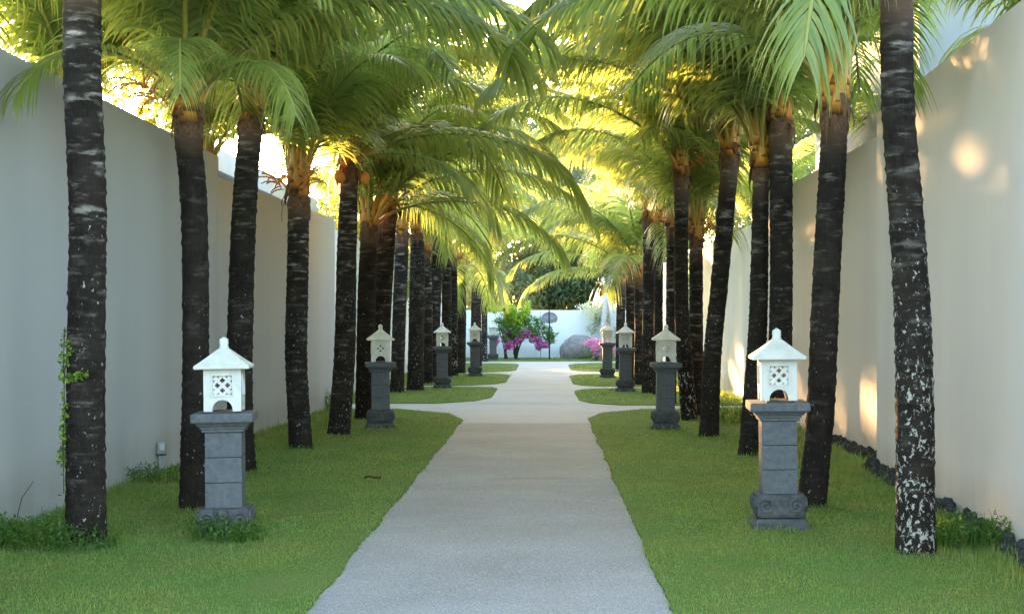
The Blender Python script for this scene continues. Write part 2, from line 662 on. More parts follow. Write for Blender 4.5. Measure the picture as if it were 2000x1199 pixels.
# ------------------------------------------------------------------ palms
def catmull(pts, n):
    out = []
    P = [pts[0] * 2 - pts[1]] + list(pts) + [pts[-1] * 2 - pts[-2]]
    segs = len(pts) - 1
    for i in range(n + 1):
        f = i / n * segs
        k = min(int(f), segs - 1)
        t = f - k
        a, b, c, d = P[k], P[k + 1], P[k + 2], P[k + 3]
        out.append(0.5 * ((2 * b) + (c - a) * t + (2 * a - 5 * b + 4 * c - d) * t * t + (3 * b - 3 * c + d - a) * t ** 3))
    return out


def trunk_mesh(pts, rad, seed, fine):
    rr = random.Random(seed)
    H = (pts[-1] - pts[0]).length
    n = int(H / fine)
    seg = 24 if fine < 0.04 else 16
    cl = catmull(pts, n)
    rl = [rad[0] + (rad[1] - rad[0]) * (i / n) for i in range(n + 1)]
    # leaf-scar rings
    scars = []
    z = 0.15
    while z < H:
        scars.append(z)
        z += rr.uniform(0.05, 0.16)
    V, Fc, hh, rg = [], [], [], []
    phs = [rr.uniform(0, 6.28) for _ in range(8)]
    for i in range(n + 1):
        z = i / n * H
        for k in range(seg):
            an = 2 * math.pi * k / seg
            zz = z + 0.018 * math.sin(an + phs[0] + z * 2) + 0.010 * math.sin(2 * an + phs[1] + z * 5)
            d = min(((zz - s) for s in scars if zz >= s), default=0.1)
            d2 = min((abs(zz - s) for s in scars), default=0.1)
            r = rl[i] * (1 + 0.028 * math.sin(2 * an + phs[2] + z * 1.3) + 0.015 * math.sin(3 * an + phs[3] - z * 2.1))
            r += 0.0085 * max(0.0, 1 - d / 0.05) - 0.003
            r += rr.uniform(-0.0028, 0.0028)
            r += 0.10 * rad[0] * math.exp(-z / 0.10) * 1.3
            V.append(cl[i] + Vector((math.cos(an) * r, math.sin(an) * r, 0)))
            hh.append(z / H)
            rg.append(max(0.0, 1 - d2 / 0.034))
    for i in range(n):
        for k in range(seg):
            k2 = (k + 1) % seg
            Fc.append((i * seg + k, i * seg + k2, (i + 1) * seg + k2, (i + 1) * seg + k))
    tf = [tuple(n * seg + k for k in range(seg))]
    me = mesh_from('trunk', V, Fc + tf, True, {'height': hh, 'ring': rg})
    return me


def frond_meshes(seed, e0, bend, L, nl=92, lmax=1.0, grav=1.5):
    rr = random.Random(seed)
    n = 28
    P, T = [], []
    p = Vector((0.05, 0, 0))
    side = rr.uniform(-0.12, 0.12)
    for i in range(n + 1):
        s = i / n
        e = math.radians(min(86, e0 + 38 * math.exp(-s / 0.06)) - bend * (0.12 * s + 0.88 * s ** 1.7))
        yaw = side * s
        t = Vector((math.cos(e) * math.cos(yaw), math.cos(e) * math.sin(yaw), math.sin(e)))
        P.append(p.copy())
        T.append(t)
        p = p + t * (L / n)

    def samp(s):
        f = min(max(s, 0), 0.9999) * n
        k = int(f)
        u = f - k
        return P[k].lerp(P[k + 1], u), T[k].lerp(T[k + 1], u).normalized()
    # rachis: clasping base, flattened petiole, tapering midrib
    V, Fc, al = [], [], []
    seg = 8
    for i in range(n + 1):
        s = i / n
        t = T[i]
        b = Vector((-t.y, t.x, 0))
        b = b.normalized() if b.length > 1e-3 else Vector((0, 1, 0))
        nn = t.cross(b) * -1
        d = s * L
        w = 0.013 + 0.016 * max(0.0, 1 - s) + 0.075 * math.exp(-(d / 0.17) ** 1.6)
        h = 0.009 + 0.015 * max(0.0, 1 - s) + 0.012 * math.exp(-(d / 0.25))
        if s > 0.97:
            w *= 0.4
            h *= 0.4
        for k in range(seg):
            an = 2 * math.pi * k / seg
            V.append(P[i] + b * (math.cos(an) * w) + nn * (math.sin(an) * h))
            al.append(s)
    for i in range(n):
        for k in range(seg):
            k2 = (k + 1) % seg
            Fc.append((i * seg + k, i * seg + k2, (i + 1) * seg + k2, (i + 1) * seg + k))
    Fc.append(tuple(range(seg - 1, -1, -1)))
    rach = mesh_from('rachis', V, Fc, True, {'along': al})
    # leaflets
    V, Fc, al, ti = [], [], [], []
    G = Vector((0, 0, -1))
    for sgn in (-1, 1):
        for j in range(nl):
            s = 0.17 + 0.83 * ((j + rr.uniform(-0.3, 0.3)) / nl)
            if rr.random() < 0.03:
                continue
            q, t = samp(s)
            u = (s - 0.17) / 0.83
            b = Vector((-t.y, t.x, 0))
            b = b.normalized() if b.length > 1e-3 else Vector((0, 1, 0))
            nn = (b.cross(t) * -1).normalized()
            if nn.z < 0 and abs(t.z) < 0.9:
                nn = -nn
            ll = lmax * (0.45 + 0.55 * math.sin(math.pi * min(1, u * 1.15 + 0.12)) ** 0.7) if u < 0.76 else lmax * (1.0 - (u - 0.76) / 0.24 * 0.62)
            ll *= rr.uniform(0.88, 1.06)
            fa = math.radians(62 - 34 * u + rr.uniform(-5, 5))
            va = math.radians(22 - 20 * u + rr.uniform(-6, 6))
            d = t * math.cos(fa) + (b * sgn * math.cos(va) + nn * math.sin(va)) * math.sin(fa)
            d.normalize()
            m = 6
            wmax = 0.0235 * rr.uniform(0.85, 1.12) * (1 - 0.35 * u)
            g = grav * rr.uniform(0.75, 1.25)
            tint = rr.random()
            pos = q.copy()
            o = len(V)
            for i in range(m + 1):
                f = i / m
                wd = t - d * t.dot(d)
                if wd.length < 0.05:
                    wd = nn - d * nn.dot(d)
                wd.normalize()
                nv = d.cross(wd)
                prof = (0.55 + 2.2 * f) if f < 0.2 else max(0.04, 1 - ((f - 0.2) / 0.8) ** 1.8)
                prof = min(1, prof)
                w = wmax * prof
                V += [pos - wd * w + nv * (w * 0.35 * sgn), pos.copy(), pos + wd * w + nv * (w * 0.35 * sgn)]
                al += [f] * 3
                ti += [tint] * 3
                if i < m:
                    pos = pos + d * (ll / m)
                    d = (d + G * (g * 0.26 * (0.5 + f))).normalized()
            for i in range(m):
                a = o + i * 3
                Fc += [(a, a + 1, a + 4, a + 3), (a + 1, a + 2, a + 5, a + 4)]
    fr = np_mesh('frond', [tuple(v) for v in V], Fc, {'along': al, 'tint': ti}, True)
    for me, mt in ((rach, M['rachis']), (fr, M['frond'])):
        me.materials.append(mt)
    return fr, rach


FR = {'spear': [], 'up': [], 'high': [], 'mid': [], 'low': [], 'hang': []}
sd_ = 100
for cls, specs in {
    'spear': [(86, 22, 2.9), (83, 34, 3.1)],
    'up': [(78, 92, 3.7), (74, 80, 3.9), (76, 100, 3.5)],
    'high': [(62, 96, 4.0), (58, 88, 4.1), (64, 106, 3.8)],
    'mid': [(44, 92, 4.1), (40, 84, 4.0), (46, 104, 3.9), (36, 90, 4.2)],
    'low': [(24, 86, 4.0), (18, 78, 3.8), (28, 96, 3.9)],
    'hang': [(2, 78, 3.6), (-8, 66, 3.4)],
}.items():
    for (e0, be, L) in specs:
        sd_ += 1
        FR[cls].append(frond_meshes(sd_, e0, be, L, 46 if cls == 'spear' else 74, 0.55 if cls == 'spear' else 1.10, 0.35 if cls == 'spear' else 1.8))


def sheath_mesh(seed, r):
    rr = random.Random(seed)
    n, seg = 14, 18
    V, Fc = [], []
    for i in range(n + 1):
        f = i / n
        z = -0.05 + 0.62 * f
        base = r * (0.98 + 0.26 * math.sin(math.pi * min(1, f * 1.3 + 0.02)) * (1 - f) - 0.60 * f)
        for k in range(seg):
            an = 2 * math.pi * k / seg
            rad = base * (1 + 0.13 * math.sin(5 * an + 3 * f * 3 + seed) + rr.uniform(-0.06, 0.06))
            V.append(Vector((math.cos(an) * rad, math.sin(an) * rad, z)))
    for i in range(n):
        for k in range(seg):
            k2 = (k + 1) % seg
            Fc.append((i * seg + k, i * seg + k2, (i + 1) * seg + k2, (i + 1) * seg + k))
    Fc.append(tuple(n * seg + k for k in range(seg)))
    parts = [(V, Fc)]
    # ragged fibre tongues hanging off the sheath
    for q in range(9):
        an = rr.uniform(0, 6.28)
        a = Vector((math.cos(an), math.sin(an), 0))
        b = Vector((-a.y, a.x, 0))
        L = rr.uniform(0.12, 0.30)
        z0 = rr.uniform(0.05, 0.3)
        w = rr.uniform(0.015, 0.05)
        pv, pf = [], []
        for i in range(5):
            f = i / 4
            c = a * (r * 1.15 + 0.05 * math.sin(f * 2) + 0.02) + Vector((0, 0, z0 - L * f))
            ww = w * (1 - 0.8 * f)
            pv += [c - b * ww, c + b * ww + a * 0.01]
        pf = [(2 * i, 2 * i + 1, 2 * i + 3, 2 * i + 2) for i in range(4)]
        parts.append((pv, pf))
    return mesh_from('leaf_sheath', *join(parts), smooth=True)


def coconut_mesh(seed):
    rr = random.Random(seed)
    bm = bmesh.new()
    bmesh.ops.create_icosphere(bm, subdivisions=2, radius=0.085)
    for v in bm.verts:
        v.co.z *= 1.22
        an = math.atan2(v.co.y, v.co.x)
        k = 1 + 0.05 * math.cos(3 * an)
        v.co.x *= k
        v.co.y *= k
        if v.co.z > 0:
            v.co.x *= 1 - 0.15 * v.co.z / 0.1
            v.co.y *= 1 - 0.15 * v.co.z / 0.1
    return bm_mesh('coconut', bm, True)


def flower_mesh(seed):
    rr = random.Random(seed)
    parts = []
    st = [Vector((0.02 * i * i * 0.6, 0, 0.10 * i)) for i in range(5)]
    parts.append(tube(st, [0.016, 0.015, 0.013, 0.011, 0.008], 6))
    for q in range(22):
        f = rr.uniform(0.35, 1.0)
        b = st[0].lerp(st[-1], f)
        an = rr.uniform(0, 6.28)
        el = rr.uniform(0.0, 1.0)
        d = Vector((math.cos(an) * math.cos(el), math.sin(an) * math.cos(el), math.sin(el)))
        L = rr.uniform(0.16, 0.34)
        pts = []
        p = b.copy()
        for i in range(5):
            pts.append(p.copy())
            p = p + d * (L / 4)
            d = (d + Vector((0, 0, -0.28))).normalized()
        parts.append(tube(pts, [0.007, 0.009, 0.010, 0.009, 0.005], 5))
    return mesh_from('flower_stalk', *join(parts), smooth=True)


SHEATH = [sheath_mesh(i, 0.15) for i in range(4)]
for s_ in SHEATH:
    s_.materials.append(M['fibre'])
COCO = coconut_mesh(1)
COCO.materials.append(M['coconut'])
FLOW = [flower_mesh(i) for i in range(3)]
for s_ in FLOW:
    s_.materials.append(M['flowerstalk'])

PG = 'coconut palms lining the path'
BASES = []


def palm(label, pts, seed, wpx=None, r=None, lichen=0.3, pale=0.7, nfr=23, hero=(), coco=0, flow=0, crown=True, group=PG, fine=None, sc=1.0, open_=False, avoid=()):
    """pts: photo pixels of the trunk's centre line from the ground up (first one on the ground), or 3D points"""
    rr = random.Random(seed)
    if isinstance(pts[0], Vector):
        w3 = pts
    else:
        g = gp(*pts[0])
        w3 = [g] + [at(x, y, g.y) for x, y in pts[1:]]
    base = w3[0].copy()
    base.z = 0.0
    P3 = [p - base for p in w3]
    P3[0].z = -0.02
    for i, p in enumerate(P3[1:]):
        p.y += rr.uniform(-0.06, 0.06)
    dist = base.y
    BASES.append((base.x, base.y, 0.17))
    if r is None:
        r = (wpx[0] / F * dist / 2, wpx[1] / F * dist / 2)
    root = thing('coconut_palm', label, 'palm tree', base, group)
    fine = fine or (0.028 if dist < 20 else 0.05)
    tr = link('trunk', trunk_mesh(P3, r, seed, fine), M['bark'], root, lichen=float(lichen), pale=float(pale))
    c = P3[-1]
    sh = link('leaf_sheath', SHEATH[seed % 4], None, root, c, (0, 0, rr.uniform(0, 6.28)))
    k = r[1] / 0.15
    sh.scale = (k, k, 1.0 * sc)
    a0 = rr.uniform(0, 6.28)

    def put(cls, az, zoff, s, idx=None, tilt=0.0):
        fr, ra = FR[cls][idx if idx is not None else rr.randrange(len(FR[cls]))]
        o = link('frond', fr, None, root, c + Vector((math.cos(az) * r[1] * 0.45, math.sin(az) * r[1] * 0.45, zoff)), (rr.uniform(-0.08, 0.08), tilt, az))
        o.scale = (s, s, s)
        ch = link('rachis', ra, None, o)
        return o
    for i in range(nfr):
        f = i / max(1, nfr - 1)
        az = a0 + i * 2.39996
        skip = False
        for (a1, wd) in avoid:
            if abs((az - a1 + math.pi) % (2 * math.pi) - math.pi) < wd and f > 0.3:
                skip = True
        if skip:
            continue
        cls = 'spear' if f < 0.06 else 'up' if f < 0.28 else 'high' if f < 0.55 else 'mid' if f < 0.80 else 'low' if f < 0.95 else 'hang'
        face = -math.copysign(1, base.x) * math.cos(az)
        if face > 0.35 and cls in ('low', 'hang', 'mid'):
            cls = 'high' if dist > 15 else 'mid'
        if dist < 24 and math.sin(az) < -0.35 and cls in ('mid', 'low', 'hang'):
            cls = 'high' if rr.random() < 0.6 else 'up'
        if dist < 24 and cls in ('low', 'hang'):
            cls = 'mid'
        if face < -0.30 and cls != 'spear' and dist < 62:
            cls = 'up'
        if open_ and cls in ('mid', 'low', 'hang'):
            cls = 'high' if math.sin(az) < -0.2 else 'mid'
        put(cls, az + rr.uniform(-0.2, 0.2), 0.50 * sc - 0.42 * f * sc, sc * rr.uniform(0.86, 1.05))
    for h_ in hero:
        put(h_[0], math.radians(h_[1]), 0.18, h_[3] if len(h_) > 3 else sc, h_[2])
    for i in range(coco):
        an = a0 + i * 2.1
        link('coconut', COCO, None, root, c + Vector((math.cos(an) * (r[1] + 0.08), math.sin(an) * (r[1] + 0.08), -0.02 - 0.10 * (i % 2))), (rr.uniform(-.4, .4), rr.uniform(-.4, .4), an))
    for i in range(flow):
        an = a0 + 1.0 + i * 2.6
        link('flower_stalk', FLOW[(seed + i) % 3], None, root, c + Vector((math.cos(an) * r[1] * 0.8, math.sin(an) * r[1] * 0.8, 0.12)), (0, 0.35, an))
    return root


# left row, nearest first (photo pixels)
palm('nearest left palm, tall ringed dark trunk with green vine climbing its edge', [(168, 1066), (167, 850), (169, 600), (167, 400), (161, 150), (160, -40)], 11, (76, 72), None, 0.15, 1.0, 26, coco=0)
palm('thick black palm trunk right behind the nearest left lantern', [(378, 996), (381, 820), (381, 640), (378, 400), (369, 262)], 12, (54, 52), lichen=0.10, pale=0.18, nfr=23, hero=(('low', -80, 2, 0.58), ('low', -112, 0, 0.55), ('low', -52, 1, 0.6), ('high', -84, 2), ('up', 15, 0), ('up', -25, 1)), flow=1)
palm('slim dark palm leaning behind the nearest left lantern, right of thick black trunk', [(476, 921), (470, 780), (469, 600), (477, 400), (488, 250)], 13, (50, 47), lichen=0.10, pale=0.45, nfr=23, hero=(('high', -8, 0), ('up', -12, 2), ('up', 25, 1), ('high', 40, 1), ('high', 12, 0, 1.1)))
palm('short palm on the left with bare yellow leaf stems and orange flowers', [(588, 877), (580, 700), (580, 560), (583, 405)], 14, (46, 40), lichen=0.10, pale=0.9, nfr=14, flow=2, open_=True)
palm('grey brown left palm with orange coconuts beside its ringed trunk', [(661, 849), (672, 700), (678, 500), (682, 345)], 15, (44, 36), lichen=0.2, pale=0.85, nfr=23, coco=3, hero=(('mid', -60, 0), ('low', 12, 1), ('hang', -22, 0, 0.75), ('low', 48, 2), ('up', 0, 0), ('up', 30, 1), ('high', 10, 2)))
palm('black palm with brown leaf bases just left of the second left lantern', [(711, 818), (716, 600), (720, 465)], 16, (36, 34), lichen=0.1, pale=0.2, nfr=17, hero=(('mid', -20, 0), ('low', 20, 1), ('low', 60, 0)))
palm('dark palm rising directly behind the second left lantern', [(738, 812), (746, 600), (756, 425)], 17, (40, 36), lichen=0.15, pale=0.55, nfr=23, hero=(('mid', -30, 2), ('low', 5, 0), ('hang', 40, 1, 0.8)))
palm('leaning ringed palm right of the second left lantern', [(775, 767), (781, 600), (785, 468)], 18, (28, 26), lichen=0.2, pale=0.95, nfr=18)
palm('flared black palm base standing left of the third left lantern', [(811, 763), (815, 500), (813, 480)][:2] + [(813, 470)], 19, (33, 24), lichen=0.25, pale=0.8, nfr=18)
palm('pale thin palm trunk half hidden left of the third left lantern', [(836, 750), (836, 600), (833, 500)], 20, (18, 16), lichen=0.1, pale=1.0, nfr=15)
palm('ringed palm standing directly behind the third left lantern', [(846, 746), (850, 600), (854, 470)], 21, (24, 21), lichen=0.2, pale=0.9, nfr=17, flow=1)
palm('palm just right of the third left lantern with orange flower stalks', [(872, 737), (872, 600), (872, 500)], 22, (21, 19), lichen=0.15, pale=0.5, nfr=16, flow=2)
palm('thin palm with white spotted foot between third and fourth left lanterns', [(887, 735), (886, 600), (885, 515)], 23, (16, 15), lichen=0.8, pale=0.3, nfr=12)
palm('smooth black palm just left of the fourth left lantern', [(900, 728), (901, 620), (900, 530)], 24, (19, 18), lichen=0.1, pale=0.35, nfr=12)
palm('pale banded palm directly behind the fourth left lantern', [(930, 716), (930, 620), (931, 545)], 25, (22, 20), lichen=0.2, pale=1.0, nfr=12)
palm('farthest left palm, thin spotted trunk before the bougainvillea', [(946, 706), (946, 620), (945, 540)], 26, (12, 11), lichen=0.9, pale=0.4, nfr=12)

# right row
palm('nearest right palm, tall dark trunk mottled white near the grass', [(1788, 1083), (1782, 800), (1778, 600), (1768, 400), (1755, 200), (1748, -25)], 31, (74, 64), lichen=1.0, pale=0.55, nfr=26, coco=1, hero=(('hang', 245, 0, 0.86), ('hang', 75, 1, 0.5), ('up', 175, 0)), avoid=((math.radians(-40), 1.15),))
palm('thick dark palm leaning behind the nearest right lantern', [(1584, 990), (1600, 800), (1610, 600), (1621, 400), (1632, 245)], 32, (58, 50), lichen=0.04, pale=0.35, nfr=23, hero=(('up', 180, 0), ('up', 150, 1), ('high', 200, 2)))
palm('dark leaning palm seen left of the nearest right lantern', [(1461, 890), (1477, 690), (1483, 560), (1487, 345)], 33, (40, 32), lichen=0.10, pale=0.4, nfr=18)
palm('straight dark palm behind the roof of the nearest right lantern', [(1519, 893), (1524, 690), (1526, 500), (1526, 255)], 34, (46, 46), lichen=0.15, pale=0.6, nfr=23, hero=(('mid', 200, 0), ('up', 180, 1), ('up', 205, 0), ('high', 165, 2), ('high', 183, 1, 1.12), ('high', 192, 0, 1.05)))
palm('slanting dark palm in the open lawn beyond the nearest right lantern', [(1384, 853), (1392, 690), (1405, 560), (1426, 318)], 35, (38, 34), lichen=0.18, pale=0.55, nfr=23, hero=(('mid', 190, 1), ('up', 175, 2), ('high', 195, 0)))
palm('white speckled palm just right of the second right lantern', [(1347, 822), (1336, 690), (1331, 560), (1331, 355)], 36, (32, 28), lichen=0.75, pale=0.4, nfr=23, hero=(('mid', 205, 3),), flow=1)
palm('dark ringed palm close behind the white speckled trunk, orange leaf bases', [(1362, 815), (1360, 690), (1359, 480)], 37, (28, 27), lichen=0.08, pale=0.75, nfr=14, flow=2)
palm('ringed pale palm directly behind the second right lantern', [(1310, 790), (1311, 600), (1311, 455)], 38, (21, 20), lichen=0.25, pale=1.0, nfr=17, flow=1)
palm('reddish thin palm left of the second right lantern finial', [(1284, 772), (1286, 600), (1287, 455)], 39, (18, 17), lichen=0.05, pale=0.35, nfr=15)
palm('stout black palm with flared foot between second and third right lanterns', [(1268, 768), (1269, 600), (1267, 440)], 40, (30, 24), lichen=0.30, pale=0.7, nfr=19)
palm('banded palm beside the flared black trunk, right of the third right lantern', [(1246, 752), (1248, 640), (1248, 552)], 41, (17, 17), lichen=0.1, pale=0.9, nfr=12)
palm('palm directly behind the third right lantern with orange leaf bases', [(1231, 742), (1231, 640), (1231, 550)], 42, (17, 17), lichen=0.15, pale=0.8, nfr=15, hero=(('mid', 190, 3),))
palm('farthest right palm, short dark trunk beside the fourth right lantern', [(1211, 722), (1212, 640), (1213, 565)], 43, (18, 17), lichen=0.1, pale=0.7, nfr=14, hero=(('mid', 182, 3), ('low', 200, 1), ('high', 170, 1)))


# ------------------------------------------------------------------ walls
def wall(label, pts, h0, h1, mat, thick=0.22, side=-1):
    """plain rendered wall along pts (x,y), top height from h0 to h1, thickness away from the path"""
    V, Fc = [], []
    n = len(pts)
    for i, (x, y) in enumerate(pts):
        h = h0 + (h1 - h0) * i / (n - 1)
        V += [(x, y, -0.1), (x, y, h), (x + side * thick, y, h), (x + side * thick, y, -0.1)]
    for i in range(n - 1):
        a, b = i * 4, i * 4 + 4
        for k in range(4):
            k2 = (k + 1) % 4
            Fc.append((a + k, a + k2, b + k2, b + k))
    Fc += [(0, 3, 2, 1), ((n - 1) * 4, (n - 1) * 4 + 1, (n - 1) * 4 + 2, (n - 1) * 4 + 3)]
    bm = bmesh.new()
    vs = [bm.verts.new(v) for v in V]
    for f in Fc:
        bm.faces.new([vs[i] for i in f])
    bmesh.ops.recalc_face_normals(bm, faces=bm.faces)
    bmesh.ops.bevel(bm, geom=[e for e in bm.edges if all(v.co.z > 1 for v in e.verts) or e.calc_length() > 1.0 and abs(e.verts[0].co.z - e.verts[1].co.z) > 1], offset=0.012, segments=2, affect='EDGES')
    return link('garden_wall', bm_mesh('garden_wall', bm), mat, label=label, category='wall', group='plain rendered walls flanking the path')


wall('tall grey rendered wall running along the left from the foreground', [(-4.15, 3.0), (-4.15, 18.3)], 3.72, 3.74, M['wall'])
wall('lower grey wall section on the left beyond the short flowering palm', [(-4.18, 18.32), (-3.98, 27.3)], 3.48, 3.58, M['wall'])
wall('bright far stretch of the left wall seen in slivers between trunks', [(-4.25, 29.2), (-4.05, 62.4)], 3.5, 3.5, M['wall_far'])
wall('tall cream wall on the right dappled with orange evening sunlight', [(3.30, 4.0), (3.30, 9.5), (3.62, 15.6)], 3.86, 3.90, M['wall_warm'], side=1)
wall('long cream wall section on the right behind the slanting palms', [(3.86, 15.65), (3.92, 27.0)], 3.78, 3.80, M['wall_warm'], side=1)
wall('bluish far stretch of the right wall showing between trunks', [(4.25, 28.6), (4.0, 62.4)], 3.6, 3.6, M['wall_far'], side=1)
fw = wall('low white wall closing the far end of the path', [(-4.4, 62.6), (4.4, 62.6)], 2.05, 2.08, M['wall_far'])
# the far wall runs across the view: give it thickness away from the camera
for v in fw.data.vertices:
    pass
fw.data.clear_geometry()
bm = bmesh.new()
add_box(bm, 0, 62.75, -0.1, 14.0, 0.3, 2.18, 0.012)
bm.to_mesh(fw.data)
bm.free()

# ------------------------------------------------------------------ lanterns
FRONT = []


def arc(cx, cy, r, a0, a1, n):
    return [(cx + r * math.cos(math.radians(a0 + (a1 - a0) * i / n)), cy + r * math.sin(math.radians(a0 + (a1 - a0) * i / n))) for i in range(n + 1)]


LW, LH, LT = 0.282, 0.323, 0.028       # lamp body width, height, wall thickness


def panel(w, arch_r):
    out = [(-w / 2, 0), (-arch_r, 0), ] + arc(0, 0.012, arch_r, 180, 0, 14) + [(arch_r, 0), (w / 2, 0), (w / 2, LH), (-w / 2, LH)]
    s = 0.075
    c = 0.198
    hole = [(-s, c - s), (s, c - s), (s, c + s), (-s, c + s)]
    return curve_mesh('side_panel', [out, hole], LT, 0.0)


def lattice_mesh():
    s = 0.083
    holes = []

    def plus(cx, cy, a, b):
        return [(cx - b, cy - a), (cx + b, cy - a), (cx + b, cy - b), (cx + a, cy - b), (cx + a, cy + b), (cx + b, cy + b), (cx + b, cy + a), (cx - b, cy + a), (cx - b, cy + b), (cx - a, cy + b), (cx - a, cy - b), (cx - b, cy - b)]
    d = 0.042
    for cx, cy in ((0, d), (0, -d), (d, 0), (-d, 0)):
        holes.append(plus(cx, cy, 0.020, 0.009))
    e = 0.076
    for sx in (-1, 1):
        for sy in (-1, 1):
            holes.append([(sx * e, sy * e), (sx * (e - 0.020), sy * e), (sx * (e - 0.006), sy * (e - 0.006)), (sx * e, sy * (e - 0.020))])
            holes.append([(sx * (d - 0.018), sy * e), (sx * (d + 0.004), sy * e), (sx * (d - 0.007), sy * (e - 0.016))])
            holes.append([(sx * e, sy * (d - 0.018)), (sx * e, sy * (d + 0.004)), (sx * (e - 0.016), sy * (d - 0.007))])
    out = [(-s + .0005, -s + .0005), (s - .0005, -s + .0005), (s - .0005, s - .0005), (-s + .0005, s - .0005)]
    me = curve_mesh('lattice', [out] + holes, 0.014)
    me.transform(Matrix.Diagonal((0.075 / 0.083, 1, 0.075 / 0.083, 1)))
    return me


PAN_F = panel(LW, 0.076)
PAN_S = panel(LW - 2 * LT - 0.001, 0.060)
LAT = lattice_mesh()
# thin raised rim round the lattice
rim_o = [(-0.085, -0.085), (0.085, -0.085), (0.085, 0.085), (-0.085, 0.085)]
rim_i = [(-0.075, -0.075), (0.075, -0.075), (0.075, 0.075), (-0.075, 0.075)]
RIM = curve_mesh('lattice_rim', [rim_o, rim_i], 0.008)


def roof_mesh():
    w = 0.208
    V = [(-w, -w, 0), (w, -w, 0), (w, w, 0), (-w, w, 0), (-w, -w, 0.024), (w, -w, 0.024), (w, w, 0.024), (-w, w, 0.024)]
    t = 0.040
    n = 6
    Fc = [(3, 2, 1, 0)]
    for k in range(4):
        k2 = (k + 1) % 4
        Fc.append((k, k2, 4 + k2, 4 + k))
    prev = 4
    for i in range(1, n + 1):
        f = i / n
        ww = w + (t - w) * f
        z = 0.024 + 0.128 * (f ** 1.08)
        o = len(V)
        V += [(-ww, -ww, z), (ww, -ww, z), (ww, ww, z), (-ww, ww, z)]
        for k in range(4):
            k2 = (k + 1) % 4
            Fc.append((prev + k, prev + k2, o + k2, o + k))
        prev = o
    Fc.append((prev, prev + 1, prev + 2, prev + 3))
    bm = bmesh.new()
    vs = [bm.verts.new(v) for v in V]
    for f in Fc:
        bm.faces.new([vs[i] for i in f])
    bmesh.ops.bevel(bm, geom=[e for e in bm.edges if all(v.co.z < 0.03 for v in e.verts)], offset=0.005, segments=2, affect='EDGES')
    return bm_mesh('roof', bm)


def finial_mesh():
    parts = []
    prof = [(0.040, 0.0), (0.040, 0.012), (0.033, 0.018), (0.036, 0.05), (0.034, 0.075), (0.022, 0.080), (0.012, 0.088), (0.003, 0.093)]
    seg = 24
    V, Fc = [], []
    for i, (r, z) in enumerate(prof):
        for k in range(seg):
            an = 2 * math.pi * k / seg
            rr = r * (1 + (0.14 * math.cos(4 * an) * (1 if 2 <= i <= 5 else 0.3)))
            V.append((math.cos(an) * rr, math.sin(an) * rr, z))
    for i in range(len(prof) - 1):
        for k in range(seg):
            k2 = (k + 1) % seg
            Fc.append((i * seg + k, i * seg + k2, (i + 1) * seg + k2, (i + 1) * seg + k))
    Fc.append(tuple((len(prof) - 1) * seg + k for k in range(seg)))
    return mesh_from('finial', V, Fc, True)


def carved_mesh():
    bm = bmesh.new()
    add_box(bm, 0, 0, 0, 0.385, 0.385, 0.188, 0.034)
    # volutes at the four corners and rosettes between: coiled ropes on each face
    me = bm_mesh('carved_block', bm)
    parts = [([v.co.copy() for v in me.vertices], [tuple(p.vertices) for p in me.polygons])]
    for q in range(4):
        rot = Matrix.Rotation(q * math.pi / 2, 3, 'Z')
        for sx in (-1, 1):
            # spiral
            pts, rad = [], []
            for i in range(34):
                f = i / 33
                an = f * 3.4 * math.pi
                r = 0.062 * (1 - 0.82 * f)
                pts.append(rot @ Vector((sx * (0.118 + r * math.cos(an)), -0.190 - 0.016 * f, 0.098 + r * math.sin(an) * 1.05)))
                rad.append(0.017 - 0.006 * f)
            parts.append(tube(pts, rad, 6))
            # leaf sprouting off the spiral
            pts = [rot @ Vector((sx * (0.055 + 0.022 * math.sin(i * 0.9)), -0.192, 0.045 + 0.027 * i)) for i in range(6)]
            parts.append(tube(pts, [0.006, 0.013, 0.014, 0.012, 0.009, 0.004], 6))
    return mesh_from('carved_block', *join(parts), smooth=False)


def cap_mesh():
    bm = bmesh.new()
    add_box(bm, 0, 0, 0.000, 0.315, 0.315, 0.022, 0.003)
    add_box(bm, 0, 0, 0.0225, 0.342, 0.342, 0.020, 0.006)
    add_box(bm, 0, 0, 0.043, 0.365, 0.365, 0.030, 0.004, (1.13, 1.13))
    add_box(bm, 0, 0, 0.0735, 0.466, 0.466, 0.070, 0.012)
    return bm_mesh('cap_stone', bm)


def plinth_mesh():
    bm = bmesh.new()
    add_box(bm, 0, 0, -0.05, 0.460, 0.460, 0.075, 0.006, (0.96, 0.96))
    add_box(bm, 0, 0, 0.0255, 0.430, 0.430, 0.040, 0.006, (0.86, 0.86))
    return bm_mesh('plinth', bm)


ROOF, FIN, CARV, CAP, PLIN = roof_mesh(), finial_mesh(), carved_mesh(), cap_mesh(), plinth_mesh()
BLK = [box_mesh('stone_block', 0, 0, 0, 0.276, 0.276, 0.1885, 0.004) for _ in range(1)]
for me in (CAP, BLK[0]):
    me.materials.append(M['stone'])
for me in (CARV, PLIN):
    me.materials.append(M['carved'])
TRAY = box_mesh('lamp_tray', 0, 0, 0, 0.195, 0.335, 0.012)
TRAY.materials.append(M['tray'])
LG = 'stone lanterns along the path'


